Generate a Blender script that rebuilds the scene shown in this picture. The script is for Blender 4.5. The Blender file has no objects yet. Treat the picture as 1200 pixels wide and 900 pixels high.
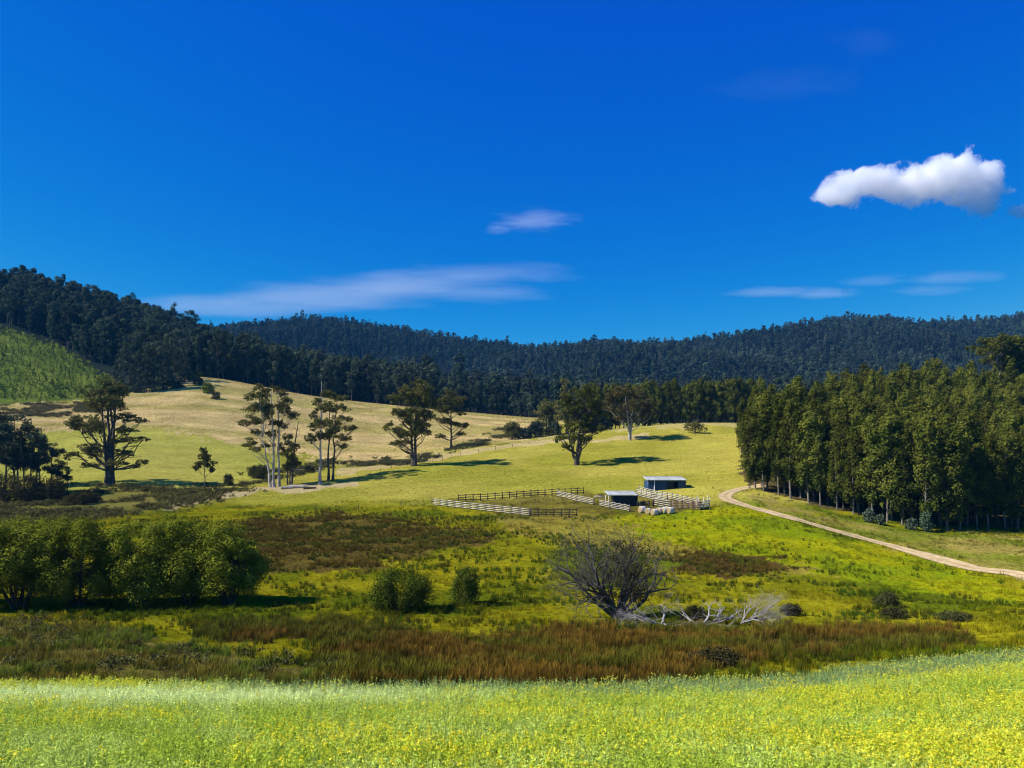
import bpy, math
import numpy as np
from mathutils import Vector

rng = np.random.default_rng(11)
S = bpy.context.scene
COL = S.collection
R = math.radians

# ------------------------------------------------------------------ camera
F, CX, HY = 900.0, 600.0, 560.0          # focal length, optical centre and horizon, in pixels of a 1200 px wide frame
cam_d = bpy.data.cameras.new('camera')
cam = bpy.data.objects.new('camera', cam_d)
COL.objects.link(cam)
cam.location = (0, 0, 0)
cam.rotation_euler = (R(90), 0, 0)
cam_d.sensor_width = 36
cam_d.lens = 36 * F / 1200
cam_d.shift_y = (HY - 450) / 1200
cam_d.clip_start = 0.2
cam_d.clip_end = 20000
S.camera = cam

# ------------------------------------------------------------------ noise helpers
_perm = np.random.default_rng(5).random((256, 256))
def vnoise(x, y):
    xi = np.floor(x).astype(int); yi = np.floor(y).astype(int)
    fx = x - xi; fy = y - yi
    fx = fx * fx * (3 - 2 * fx); fy = fy * fy * (3 - 2 * fy)
    g = lambda a, b: _perm[a & 255, b & 255]
    return (g(xi, yi) * (1 - fx) + g(xi + 1, yi) * fx) * (1 - fy) + (g(xi, yi + 1) * (1 - fx) + g(xi + 1, yi + 1) * fx) * fy
def fbm(x, y, o=4, gain=0.5):
    a, s, t = 1.0, 0.0, 0.0
    for k in range(o):
        s = s + a * vnoise(x * 2 ** k + 17.3 * k, y * 2 ** k + 9.1 * k); t += a; a *= gain
    return s / t

# ------------------------------------------------------------------ terrain profile: (forward distance, row of the ground)
NEAR = [(12, 930), (22, 855), (34, 813), (45, 778), (60, 742), (68, 722), (80, 699), (100, 655)]
FAR = [(1650, 430), (2000, 480)]
L0 = [(12, 930), (22, 855), (34, 813), (45, 775), (60, 742), (72, 716), (85, 690), (105, 645), (130, 615), (150, 603)]
PROFILE = {
    -300: L0 + [(170, 592), (185, 584), (205, 572), (235, 548), (270, 512), (310, 487), (350, 470), (400, 425), (450, 380), (490, 360), (550, 335), (610, 325), (660, 330), (800, 400), (1000, 430), (1400, 400)] + FAR,
    0: L0 + [(170, 592), (185, 584), (205, 572), (235, 548), (270, 512), (310, 487), (350, 470), (400, 430), (450, 392), (490, 375), (550, 356), (610, 345), (660, 350), (800, 420), (1000, 440), (1400, 400)] + FAR,
    150: L0 + [(170, 592), (185, 578), (195, 569), (220, 548), (250, 522), (275, 503), (310, 490), (350, 476), (400, 456), (450, 433), (510, 408), (570, 388), (610, 379), (660, 392), (800, 450), (1000, 450), (1400, 395)] + FAR,
    250: L0 + [(170, 588), (190, 578), (210, 565), (240, 540), (275, 516), (310, 494), (370, 457), (400, 442), (420, 436), (445, 441), (530, 440), (590, 424), (660, 430), (800, 470), (1000, 450), (1400, 389)] + FAR,
    350: NEAR + [(130, 612), (150, 597), (175, 582), (195, 570), (215, 566), (245, 545), (280, 524), (320, 503), (370, 478), (410, 461), (440, 466), (530, 462), (620, 456), (800, 472), (1000, 450), (1400, 383)] + FAR,
    480: NEAR + [(130, 610), (150, 595), (175, 576), (195, 560), (215, 545), (226, 539), (245, 546), (270, 534), (310, 514), (360, 493), (410, 475), (430, 478), (530, 474), (620, 472), (800, 472), (1000, 445), (1400, 395)] + FAR,
    600: NEAR + [(130, 610), (148, 595), (165, 580), (185, 566), (210, 550), (240, 532), (262, 520), (275, 518), (295, 524), (330, 512), (370, 497), (410, 486), (440, 490), (560, 486), (800, 477), (1000, 447), (1400, 416)] + FAR,
    750: NEAR + [(120, 628), (138, 602), (150, 588), (160, 578), (180, 563), (205, 545), (240, 522), (270, 506), (290, 498), (305, 497), (330, 503), (500, 495), (800, 475), (1000, 450), (1400, 421)] + FAR,
    860: NEAR + [(120, 620), (138, 588), (150, 575), (170, 562), (200, 545), (240, 520), (270, 502), (290, 493), (305, 492), (340, 500), (600, 490), (800, 472), (1000, 440), (1400, 411)] + FAR,
    950: [(12, 930), (22, 855), (34, 808), (38, 796), (45, 778), (60, 742), (68, 724), (85, 684), (100, 656), (115, 628), (125, 615), (142, 600), (160, 580), (190, 545), (220, 515), (240, 505), (300, 505), (500, 495), (800, 470), (1000, 435), (1400, 393)] + FAR,
    1050: [(12, 930), (22, 850), (34, 798), (39, 783), (47, 769), (60, 740), (75, 710), (90, 684), (105, 659), (118, 641), (130, 628), (143, 615), (160, 590), (190, 545), (225, 502), (245, 492), (300, 500), (600, 485), (800, 465), (1000, 430), (1400, 377)] + FAR,
    1200: [(12, 930), (22, 840), (34, 787), (41, 768), (50, 753), (65, 727), (80, 703), (92, 685), (105, 665), (120, 645), (135, 630), (150, 612), (170, 580), (200, 535), (230, 500), (250, 488), (300, 498), (600, 480), (800, 460), (1000, 430), (1400, 385)] + FAR,
}
PROFILE[1500] = PROFILE[1200]
ug = np.linspace(-1.0, 1.0, 401)
lg = np.linspace(math.log(8), math.log(2000), 900)
dg = np.exp(lg)
_xs = np.array(sorted(PROFILE)); _zc = []
for x in _xs:
    p = np.array(PROFILE[x], float)
    z = p[:, 0] * (HY - p[:, 1]) / F
    d = np.concatenate([[4.0], p[:, 0]]); z = np.concatenate([[-3.3], z])
    _zc.append(np.interp(dg, d, z))
_zc = np.array(_zc)
HG = np.array([np.interp(ug * F + CX, _xs, _zc[:, k]) for k in range(len(dg))])      # [depth, u]
def gsmooth(a, sig, axis):
    r = int(3 * sig); k = np.exp(-0.5 * (np.arange(-r, r + 1) / sig) ** 2); k /= k.sum()
    pad = [(0, 0), (0, 0)]; pad[axis] = (r, r)
    b = np.pad(a, pad, mode='edge')
    return np.apply_along_axis(lambda v: np.convolve(v, k, 'valid'), axis, b)
HG = gsmooth(gsmooth(HG, 6.0, 0), 9.0, 1)
def height(x, y):
    x = np.asarray(x, float); y = np.asarray(y, float)
    yc = np.maximum(y, 8.0)
    u = np.clip(x / yc, -1.0, 1.0); l = np.clip(np.log(yc), lg[0], lg[-1])
    a = (u - ug[0]) / (ug[1] - ug[0]); b = (l - lg[0]) / (lg[1] - lg[0])
    ai = np.clip(a.astype(int), 0, len(ug) - 2); bi = np.clip(b.astype(int), 0, len(lg) - 2)
    fa = a - ai; fb = b - bi
    z = (HG[bi, ai] * (1 - fa) + HG[bi, ai + 1] * fa) * (1 - fb) + (HG[bi + 1, ai] * (1 - fa) + HG[bi + 1, ai + 1] * fa) * fb
    z = z + np.where(y < 8, np.minimum(8 - y, 8) * 0.17, 0)
    rough = np.clip((y - 30) / 30, 0, 1)
    z = z + rough * (0.5 * (fbm(x / 9.0, y / 9.0, 3) - 0.5)) * np.where(y > 185, 0.6, 1.0)
    far = np.clip((y - 480) / 300, 0, 1)
    z = z + 55 * (fbm(x / 120.0 + 8, y / 600.0 + 2, 3) - 0.5) * np.exp(-((y - 1060) / 210.0) ** 2)
    z = z + far * 34 * (fbm(x / 190.0 + 3, y / 330.0, 3) - 0.5)
    return z
_ds = np.exp(np.linspace(math.log(6), math.log(1900), 5000))
def ground(px, py, dmin=6, dmax=1900):
    """point of the ground seen at a pixel"""
    u = (px - CX) / F
    z = height(u * _ds, _ds); g = HY - F * z / _ds
    ok = (g <= py) & (_ds >= dmin) & (_ds <= dmax)
    i = int(np.argmax(ok)) if ok.any() else int(np.argmin(np.where((_ds >= dmin) & (_ds <= dmax), np.abs(g - py), 1e9)))
    d = _ds[i]
    return np.array([u * d, d, float(height(u * d, d))])
def at_depth(px, d):
    x = (px - CX) / F * d
    return np.array([x, d, float(height(x, d))])

# ------------------------------------------------------------------ mesh helpers
def make_mesh(name, V, polys, mats, smooth=False, midx=None):
    """polys: list of int arrays (m,3) / (m,4)"""
    me = bpy.data.meshes.new(name)
    V = np.asarray(V, np.float32)
    me.vertices.add(len(V)); me.vertices.foreach_set('co', V.ravel())
    polys = [np.asarray(p, np.int32) for p in polys if len(p)]
    loops = np.concatenate([p.ravel() for p in polys])
    tot = np.concatenate([np.full(len(p), p.shape[1], np.int32) for p in polys])
    start = np.concatenate([[0], np.cumsum(tot)[:-1]]).astype(np.int32)
    me.loops.add(len(loops)); me.loops.foreach_set('vertex_index', loops)
    me.polygons.add(len(tot)); me.polygons.foreach_set('loop_start', start)
    if smooth: me.polygons.foreach_set('use_smooth', np.ones(len(tot), bool))
    for m in (mats if isinstance(mats, (list, tuple)) else [mats]): me.materials.append(m)
    if midx is not None: me.polygons.foreach_set('material_index', np.asarray(midx, np.int32))
    me.update(calc_edges=True); me.validate()
    return me
class MB:
    def __init__(s): s.V = []; s.P = {3: [], 4: []}; s.M = {3: [], 4: []}; s.n = 0
    def add(s, V, Fs, mi=0):
        V = np.asarray(V, float); Fs = np.asarray(Fs, int)
        s.V.append(V); k = Fs.shape[1]; s.P[k].append(Fs + s.n); s.M[k].append(np.full(len(Fs), mi)); s.n += len(V)
    def mesh(s, name, mats, smooth=False):
        polys = [np.concatenate(s.P[k]) for k in (3, 4) if s.P[k]]
        mi = np.concatenate([np.concatenate(s.M[k]) for k in (3, 4) if s.P[k]])
        return make_mesh(name, np.concatenate(s.V), polys, mats, smooth, mi)
    def tube(s, pts, rad, sides=6, mi=0, cap=True):
        pts = np.asarray(pts, float); n = len(pts); rad = np.broadcast_to(np.asarray(rad, float), (n,))
        t = np.gradient(pts, axis=0); t /= np.linalg.norm(t, axis=1)[:, None] + 1e-9
        ref = np.array([0.31, 0.95, 0.05]) if abs(t[:, 2]).mean() > 0.6 else np.array([0.05, 0.1, 1.0])
        a = np.cross(t, ref); a /= np.linalg.norm(a, axis=1)[:, None] + 1e-9
        b = np.cross(t, a)
        ang = np.linspace(0, 2 * math.pi, sides, endpoint=False)
        V = pts[:, None] + rad[:, None, None] * (a[:, None] * np.cos(ang)[None, :, None] + b[:, None] * np.sin(ang)[None, :, None])
        i = np.arange(n - 1)[:, None] * sides; j = np.arange(sides)[None]; j2 = (j + 1) % sides
        Fq = np.stack([i + j, i + j2, i + sides + j2, i + sides + j], -1).reshape(-1, 4)
        s.add(V.reshape(-1, 3), Fq, mi)
        if cap:
            e = np.concatenate([V[-1], pts[-1:] + t[-1] * rad[-1] * 0.3])
            s.add(e, [[k, (k + 1) % sides, sides] for k in range(sides)], mi)
    def box(s, lo, hi, mi=0, rot=None, org=None):
        x0, y0, z0 = lo; x1, y1, z1 = hi
        V = np.array([[x0, y0, z0], [x1, y0, z0], [x1, y1, z0], [x0, y1, z0], [x0, y0, z1], [x1, y0, z1], [x1, y1, z1], [x0, y1, z1]], float)
        if rot is not None:
            c, sn = math.cos(rot), math.sin(rot); V = np.stack([V[:, 0] * c - V[:, 1] * sn, V[:, 0] * sn + V[:, 1] * c, V[:, 2]], 1)
        if org is not None: V = V + np.asarray(org)
        s.add(V, [[0, 3, 2, 1], [4, 5, 6, 7], [0, 1, 5, 4], [1, 2, 6, 5], [2, 3, 7, 6], [3, 0, 4, 7]], mi)
    def beam(s, p, q, w, h, mi=0):
        """upright rectangular bar from p to q: w across, h high"""
        p = np.asarray(p, float); q = np.asarray(q, float); d = q - p; n = np.array([-d[1], d[0], 0.0]); n /= np.linalg.norm(n) + 1e-9
        up = np.array([0, 0, 1.0]); V = []
        for e in (p, q):
            for sx, sz in ((-1, -1), (1, -1), (1, 1), (-1, 1)): V.append(e + n * w / 2 * sx + up * h / 2 * sz)
        s.add(V, [[0, 1, 2, 3], [7, 6, 5, 4], [0, 4, 5, 1], [1, 5, 6, 2], [2, 6, 7, 3], [3, 7, 4, 0]], mi)

def link(name, me, parent=None, loc=None):
    o = bpy.data.objects.new(name, me); COL.objects.link(o)
    if parent is not None: o.parent = parent
    if loc is not None: o.location = loc
    return o
def tag(o, label=None, cat=None, group=None, kind=None):
    if label: o['label'] = label
    if cat: o['category'] = cat
    if group: o['group'] = group
    if kind: o['kind'] = kind
    return o
def empty(name, loc, rz=0.0):
    o = bpy.data.objects.new(name, None); COL.objects.link(o); o.location = loc; o.rotation_euler = (0, 0, rz); o.empty_display_size = 0.3
    return o
def copy_tree(o, loc, rz=0.0, sc=(1, 1, 1), label=None):
    c = o.copy(); COL.objects.link(c); c.location = loc; c.rotation_euler = (0, 0, rz); c.scale = sc
    if label: c['label'] = label
    for ch in list(o.children):
        d = ch.copy(); COL.objects.link(d); d.parent = c
        for g in list(ch.children):
            e = g.copy(); COL.objects.link(e); e.parent = d
    return c

# ------------------------------------------------------------------ materials
def new_mat(name):
    m = bpy.data.materials.new(name); m.use_nodes = True
    nt = m.node_tree; nt.nodes.clear()
    out = nt.nodes.new('ShaderNodeOutputMaterial')
    return m, nt, out
def N(nt, t, **kw):
    n = nt.nodes.new(t)
    for k, v in kw.items():
        if k.startswith('i_'): n.inputs[k[2:].replace('_', ' ')].default_value = v
        else: setattr(n, k, v)
    return n
def solid_mat(name, rgb, rough=0.8, var=0.25, scale=3.0, spec=0.3, metal=0.0, bump=0.0, bscale=20.0):
    m, nt, out = new_mat(name)
    b = N(nt, 'ShaderNodeBsdfPrincipled'); b.inputs['Roughness'].default_value = rough; b.inputs['Metallic'].default_value = metal
    b.inputs['Specular IOR Level'].default_value = spec
    tc = N(nt, 'ShaderNodeTexCoord'); nz = N(nt, 'ShaderNodeTexNoise'); nz.inputs['Scale'].default_value = scale; nz.inputs['Detail'].default_value = 5
    nt.links.new(tc.outputs['Object'], nz.inputs['Vector'])
    mr = N(nt, 'ShaderNodeMapRange'); mr.inputs['From Min'].default_value = 0.3; mr.inputs['From Max'].default_value = 0.7
    mr.inputs['To Min'].default_value = 1 - var; mr.inputs['To Max'].default_value = 1 + var
    nt.links.new(nz.outputs['Fac'], mr.inputs['Value'])
    mx = N(nt, 'ShaderNodeVectorMath', operation='SCALE'); mx.inputs[0].default_value = rgb
    nt.links.new(mr.outputs['Result'], mx.inputs['Scale']); nt.links.new(mx.outputs['Vector'], b.inputs['Base Color'])
    if bump:
        n2 = N(nt, 'ShaderNodeTexNoise'); n2.inputs['Scale'].default_value = bscale; n2.inputs['Detail'].default_value = 4
        nt.links.new(tc.outputs['Object'], n2.inputs['Vector'])
        bp = N(nt, 'ShaderNodeBump'); bp.inputs['Strength'].default_value = bump; bp.inputs['Distance'].default_value = 0.1
        nt.links.new(n2.outputs['Fac'], bp.inputs['Height']); nt.links.new(bp.outputs['Normal'], b.inputs['Normal'])
    nt.links.new(b.outputs['BSDF'], out.inputs['Surface'])
    return m
def leaf_mat(name, c1, c2, trans=0.2, scale=0.6, instancer=False, objvar=0.25, gloss=0.0):
    """thin leaves: two greens mixed by clump, plus what comes through the leaf"""
    m, nt, out = new_mat(name)
    tc = N(nt, 'ShaderNodeTexCoord'); nz = N(nt, 'ShaderNodeTexNoise'); nz.inputs['Scale'].default_value = scale; nz.inputs['Detail'].default_value = 3
    nt.links.new(tc.outputs['Object'], nz.inputs['Vector'])
    mr = N(nt, 'ShaderNodeMapRange'); mr.inputs['From Min'].default_value = 0.35; mr.inputs['From Max'].default_value = 0.65
    nt.links.new(nz.outputs['Fac'], mr.inputs['Value'])
    mx = N(nt, 'ShaderNodeMix', data_type='RGBA'); mx.inputs['A'].default_value = (*c1, 1); mx.inputs['B'].default_value = (*c2, 1)
    nt.links.new(mr.outputs['Result'], mx.inputs['Factor'])
    col = mx.outputs['Result']
    oi = N(nt, 'ShaderNodeObjectInfo')
    m2 = N(nt, 'ShaderNodeMapRange'); m2.inputs['To Min'].default_value = 1 - objvar; m2.inputs['To Max'].default_value = 1 + objvar
    nt.links.new(oi.outputs['Random'], m2.inputs['Value'])
    sc = N(nt, 'ShaderNodeVectorMath', operation='SCALE'); nt.links.new(col, sc.inputs[0]); nt.links.new(m2.outputs['Result'], sc.inputs['Scale'])
    col = sc.outputs['Vector']
    if instancer:
        at = N(nt, 'ShaderNodeAttribute', attribute_type='INSTANCER', attribute_name='tint')
        mu = N(nt, 'ShaderNodeVectorMath', operation='MULTIPLY'); nt.links.new(col, mu.inputs[0]); nt.links.new(at.outputs['Color'], mu.inputs[1])
        col = mu.outputs['Vector']
    df = N(nt, 'ShaderNodeBsdfDiffuse'); tr = N(nt, 'ShaderNodeBsdfTranslucent'); ms = N(nt, 'ShaderNodeMixShader'); ms.inputs['Fac'].default_value = trans
    nt.links.new(col, df.inputs['Color']); nt.links.new(col, tr.inputs['Color'])
    nt.links.new(df.outputs['BSDF'], ms.inputs[1]); nt.links.new(tr.outputs['BSDF'], ms.inputs[2])
    sh = ms.outputs['Shader']
    if gloss:
        gl = N(nt, 'ShaderNodeBsdfGlossy'); gl.inputs['Roughness'].default_value = 0.45; gl.inputs['Color'].default_value = (1, 1, 1, 1)
        m3 = N(nt, 'ShaderNodeMixShader'); m3.inputs['Fac'].default_value = gloss
        nt.links.new(sh, m3.inputs[1]); nt.links.new(gl.outputs['BSDF'], m3.inputs[2]); sh = m3.outputs['Shader']
    nt.links.new(sh, out.inputs['Surface'])
    return m

M_gum = leaf_mat('gum_leaves', (0.085, 0.088, 0.024), (0.150, 0.142, 0.038), 0.18, 0.35)
M_gum_brown = leaf_mat('brownish_gum_leaves', (0.095, 0.075, 0.025), (0.070, 0.070, 0.022), 0.18, 0.3)
M_plant = leaf_mat('plantation_leaves', (0.050, 0.070, 0.010), (0.145, 0.148, 0.020), 0.16, 0.3, objvar=0.40)
M_plant_blue = leaf_mat('juvenile_leaves', (0.085, 0.115, 0.070), (0.13, 0.165, 0.105), 0.2, 0.5)
M_forest = leaf_mat('forest_leaves', (0.028, 0.046, 0.028), (0.080, 0.098, 0.052), 0.12, 0.16, objvar=0.5)
M_farforest = leaf_mat('far_forest_leaves', (0.020, 0.036, 0.028), (0.062, 0.080, 0.048), 0.10, 0.14, instancer=True, objvar=0.5)
M_willow = leaf_mat('willow_leaves', (0.095, 0.125, 0.010), (0.225, 0.240, 0.022), 0.22, 0.7)
M_shrub = leaf_mat('shrub_leaves', (0.055, 0.085, 0.010), (0.115, 0.145, 0.016), 0.2, 1.2)
M_scrub = leaf_mat('scrub_leaves', (0.045, 0.050, 0.015), (0.075, 0.075, 0.025), 0.15, 1.0)
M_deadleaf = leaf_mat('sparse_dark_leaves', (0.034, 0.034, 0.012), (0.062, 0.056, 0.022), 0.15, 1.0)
M_blade = leaf_mat('grass_blades', (0.9, 0.9, 0.9), (1.1, 1.1, 1.1), 0.25, 1.0, instancer=True, objvar=0.0)
M_cropleaf = leaf_mat('crop_leaves', (0.9, 0.9, 0.9), (1.15, 1.15, 1.1), 0.3, 4.0, instancer=True, objvar=0.0)
M_flower = leaf_mat('yellow_petals', (0.80, 0.70, 0.02), (0.85, 0.80, 0.10), 0.35, 8.0, objvar=0.1)
M_sapling = leaf_mat('sapling_leaves', (0.045, 0.085, 0.014), (0.115, 0.165, 0.024), 0.2, 0.03, objvar=0.5)
M_bark = solid_mat('dark_bark', (0.075, 0.060, 0.045), 0.9, 0.4, 1.5)
M_palebark = solid_mat('pale_bark', (0.36, 0.32, 0.27), 0.8, 0.35, 1.2)
M_greybark = solid_mat('grey_brown_bark', (0.17, 0.145, 0.115), 0.9, 0.4, 1.5)
M_deadwood = solid_mat('grey_dead_wood', (0.085, 0.075, 0.066), 0.9, 0.3, 2.0)
M_bleached = solid_mat('bleached_dead_wood', (0.30, 0.275, 0.25), 0.9, 0.25, 2.0)
M_whiteboard = solid_mat('weathered_white_boards', (0.46, 0.42, 0.33), 0.8, 0.18, 1.5)
M_darkboard = solid_mat('dark_timber', (0.050, 0.040, 0.030), 0.9, 0.3, 2.0)
M_brownboard = solid_mat('brown_timber', (0.22, 0.14, 0.10), 0.9, 0.3, 2.0)
M_post = solid_mat('post_timber', (0.10, 0.085, 0.065), 0.9, 0.3, 2.0)
M_roof = solid_mat('galvanised_roof', (0.40, 0.42, 0.39), 0.75, 0.3, 0.6, 0.2, 0.0)
M_blackwall = solid_mat('black_cladding', (0.012, 0.014, 0.016), 0.6, 0.3, 1.5)
M_bluewall = solid_mat('blue_cladding', (0.016, 0.050, 0.105), 0.5, 0.2, 1.0)
M_bay_shade = solid_mat('opening_shade_black', (0.006, 0.007, 0.009), 0.9, 0.2, 1.0)  # near-black colour standing in for the shade inside an open bay
M_whitepaint = solid_mat('white_paint', (0.78, 0.78, 0.76), 0.5, 0.06, 1.0)
M_wrap = solid_mat('bale_wrap', (0.56, 0.51, 0.43), 0.6, 0.22, 2.5, 0.3)
M_hay = solid_mat('hay_end', (0.34, 0.25, 0.12), 0.95, 0.35, 6.0)

# ------------------------------------------------------------------ polygons and colours of the ground
def inpoly(px, py, poly):
    poly = np.asarray(poly, float); n = len(poly); r = np.zeros(px.shape, bool)
    for i in range(n):
        x0, y0 = poly[i]; x1, y1 = poly[(i + 1) % n]
        c = ((y0 > py) != (y1 > py)) & (px < (x1 - x0) * (py - y0) / (y1 - y0 + 1e-12) + x0)
        r ^= c
    return r
P_RUSHPATCH = [(235, 648), (285, 612), (330, 604), (400, 603), (470, 607), (520, 615), (560, 624), (580, 636), (560, 644), (520, 644), (470, 650), (430, 668), (330, 674), (255, 676)]
P_RUSHSMALL = [(778, 652), (830, 645), (905, 655), (930, 668), (870, 674), (790, 672)]
P_BAND = [(380, 735), (450, 730), (500, 748), (560, 752), (620, 740), (700, 736), (820, 736), (1000, 735), (1110, 740), (1130, 752), (1060, 762), (960, 764), (860, 776), (760, 806), (420, 808), (370, 790), (385, 760)]
P_BANDL = [(225, 735), (300, 728), (400, 726), (430, 742), (380, 750), (250, 750)]
P_LEFTSCRUB = [(-300, 728), (60, 726), (120, 735), (200, 752), (300, 770), (420, 790), (420, 812), (-300, 812)]
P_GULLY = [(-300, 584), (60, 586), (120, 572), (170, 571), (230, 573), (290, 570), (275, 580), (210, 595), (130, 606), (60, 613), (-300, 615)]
P_GOLD = [(-300, 470), (20, 472), (100, 471), (170, 460), (215, 432), (240, 430), (300, 446), (450, 470), (620, 482), (660, 492), (640, 512), (600, 517), (540, 522), (470, 538), (400, 545), (330, 528), (260, 516), (170, 502), (60, 506), (-300, 508)]
P_GOLDGREEN = [(200, 470), (290, 470), (350, 487), (280, 490)]
P_LOWGREEN = [(400, 530), (450, 515), (545, 500), (640, 497), (640, 515), (540, 524), (480, 545), (410, 556)]
P_YOUNG = [(-300, 300), (0, 383), (35, 393), (70, 408), (100, 425), (128, 445), (150, 464), (60, 470), (0, 475), (-300, 478)]
P_LEFTPAST = [(-300, 508), (60, 505), (170, 501), (260, 516), (300, 524), (330, 545), (290, 568), (230, 572), (150, 571), (60, 580), (-300, 584)]
P_VIVID = [(620, 616), (700, 606), (760, 604), (850, 596), (870, 590), (940, 616), (1020, 640), (1110, 664), (1200, 690), (1200, 712), (1060, 690), (940, 668), (830, 650), (740, 640)]
P_TAN = [(560, 600), (700, 604), (760, 632), (850, 648), (960, 668), (960, 678), (860, 668), (770, 655), (690, 640), (600, 622)]
P_MARGIN = [(856, 584), (880, 578), (960, 600), (1080, 624), (1200, 628), (1500, 640), (1500, 740), (1200, 680), (1100, 652), (980, 620), (890, 596)]
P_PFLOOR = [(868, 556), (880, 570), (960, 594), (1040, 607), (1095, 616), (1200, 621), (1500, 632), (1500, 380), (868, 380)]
P_PENS = [(520, 588), (655, 578), (740, 578), (830, 590), (820, 600), (740, 600), (620, 606)]
def zone_rgb(x, y, z):
    px = CX + F * x / np.maximum(y, 1); py = HY - F * z / np.maximum(y, 1)
    w = 9 * (fbm(px / 26., py / 9., 3) - 0.5); w2 = 26 * (fbm(px / 34. + 40, py / 12., 3) - 0.5)
    qx = px + w2; qy = py + w
    col = np.zeros((len(x), 3)); jx = 60 * (fbm(x / 1.6 + 7, y / 1.6, 2) - 0.5); jy = 14 * (fbm(x / 1.6 + 77, y / 1.6, 2) - 0.5)
    n1 = fbm(x / 7., y / 7., 4)[:, None]; n2 = fbm(x / 22. + 9, y / 22., 3)[:, None]; n3 = fbm(x / 2.2, y / 2.2, 3)[:, None]
    st = np.clip((n1 - 0.35) / 0.3, 0, 1)
    valley = (1 - st) * np.array([0.085, 0.108, 0.003]) + st * np.array([0.215, 0.195, 0.006])
    valley = valley * (0.75 + 0.5 * n3)
    s2 = np.clip((n2 - 0.35) / 0.3, 0, 1)
    field = (1 - s2) * np.array([0.265, 0.250, 0.028]) + s2 * np.array([0.350, 0.305, 0.048]); field = field * (0.86 + 0.28 * n1)
    t = np.clip((595 - qy) / 10, 0, 1)[:, None]
    col = valley * (1 - t) + field * t
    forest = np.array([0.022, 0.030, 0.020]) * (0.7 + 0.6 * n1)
    s3 = np.clip((fbm(x / 60. + 3, y / 9. + x / 80., 4)[:, None] - 0.40) / 0.22, 0, 1)
    gold = ((1 - s3) * np.array([0.53, 0.395, 0.155]) + s3 * np.array([0.37, 0.305, 0.085])) * (0.7 + 0.6 * n1)
    def put(poly, c, dmin=0, dmax=9999, a=1.0, sx=1.0):
        k = inpoly(px + (qx - px + jx) * sx, py + (qy - py + jy) * sx, poly) & (y > dmin) & (y < dmax)
        c = np.broadcast_to(c, col.shape)
        col[k] = col[k] * (1 - a) + c[k] * a
    put(P_VIVID, ((1 - st) * np.array([0.150, 0.190, 0.002]) + st * np.array([0.240, 0.240, 0.003])) * (0.8 + 0.4 * n3), 60, 180)
    put(P_TAN, np.array([0.235, 0.175, 0.035]) * (0.7 + 0.6 * n3), 60, 180, 0.65)
    put(P_MARGIN, ((1 - st) * np.array([0.150, 0.165, 0.016]) + st * np.array([0.235, 0.190, 0.045])) * (0.7 + 0.6 * n3), 60, 190, 0.9)
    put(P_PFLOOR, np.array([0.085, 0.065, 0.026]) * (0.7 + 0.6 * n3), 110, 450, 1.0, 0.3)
    put(P_RUSHPATCH, np.array([0.105, 0.078, 0.014]) * (0.6 + 0.8 * n3), 60, 190)
    put(P_RUSHSMALL, np.array([0.075, 0.050, 0.012]) * (0.6 + 0.8 * n3), 60, 190)
    put(P_PENS, np.array([0.120, 0.095, 0.020]) * (0.6 + 0.8 * n3), 60, 190, 0.75)
    put(P_BAND, np.array([0.095, 0.068, 0.012]) * (0.6 + 0.8 * n3), 30, 90)
    put(P_BANDL, np.array([0.085, 0.055, 0.012]) * (0.6 + 0.8 * n3), 30, 90)
    put(P_LEFTSCRUB, np.array([0.150, 0.130, 0.026]) * (0.6 + 0.8 * n3), 30, 90)
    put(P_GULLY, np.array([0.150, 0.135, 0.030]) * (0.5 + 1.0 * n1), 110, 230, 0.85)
    put(P_LEFTPAST, ((1 - s2) * np.array([0.330, 0.330, 0.048]) + s2 * np.array([0.400, 0.365, 0.066])) * (0.85 + 0.3 * n1), 150, 330)
    put(P_GOLD, gold, 240, 450)
    put([(-300, 478), (10, 478), (60, 474), (112, 470), (150, 486), (110, 502), (50, 506), (-300, 508)], ((1 - s3) * np.array([0.56, 0.42, 0.235]) + s3 * np.array([0.36, 0.27, 0.12])) * (0.7 + 0.6 * n1), 240, 450)
    put(P_LOWGREEN, np.array([0.250, 0.240, 0.060]) * (0.7 + 0.6 * n1), 226, 420, 0.8)
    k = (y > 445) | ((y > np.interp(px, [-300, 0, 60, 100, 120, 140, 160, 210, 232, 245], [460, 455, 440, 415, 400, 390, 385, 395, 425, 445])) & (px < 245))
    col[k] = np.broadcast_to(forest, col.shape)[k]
    put(P_GOLD, gold, 240, 425)
    put(P_YOUNG, ((1 - st) * np.array([0.095, 0.130, 0.018]) + st * np.array([0.165, 0.200, 0.026])) * (0.6 + 0.8 * n3), 300, 520, 1.0, 0.5)
    # dry grass along the field edge and the crest
    def line(pts, wpx, c, a, dmin, dmax):
        p = np.array(pts, float); yy = np.interp(px, p[:, 0], p[:, 1])
        k = (np.abs(qy - yy) < wpx) & (px > p[0, 0]) & (px < p[-1, 0]) & (y > dmin) & (y < dmax)
        col[k] = col[k] * (1 - a) + np.array(c) * a
    line([(395, 555), (480, 541), (560, 528), (620, 519), (680, 516), (760, 512)], 2.5, (0.45, 0.35, 0.15), 0.85, 180, 300)
    line([(630, 512), (700, 502), (760, 499), (870, 494)], 4, (0.42, 0.34, 0.13), 0.7, 240, 320)
    line([(190, 596), (255, 580), (300, 574), (350, 572), (420, 566)], 3.5, (0.46, 0.36, 0.18), 0.85, 150, 225)
    k = (y < 44) & (y < np.interp(px, [-300, 700, 900, 1050, 1200, 1500], [34.5, 34.5, 36.5, 39, 41, 43]))
    col[k] = np.array([0.060, 0.075, 0.020])
    return np.clip(col, 0.004, 1)

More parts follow.
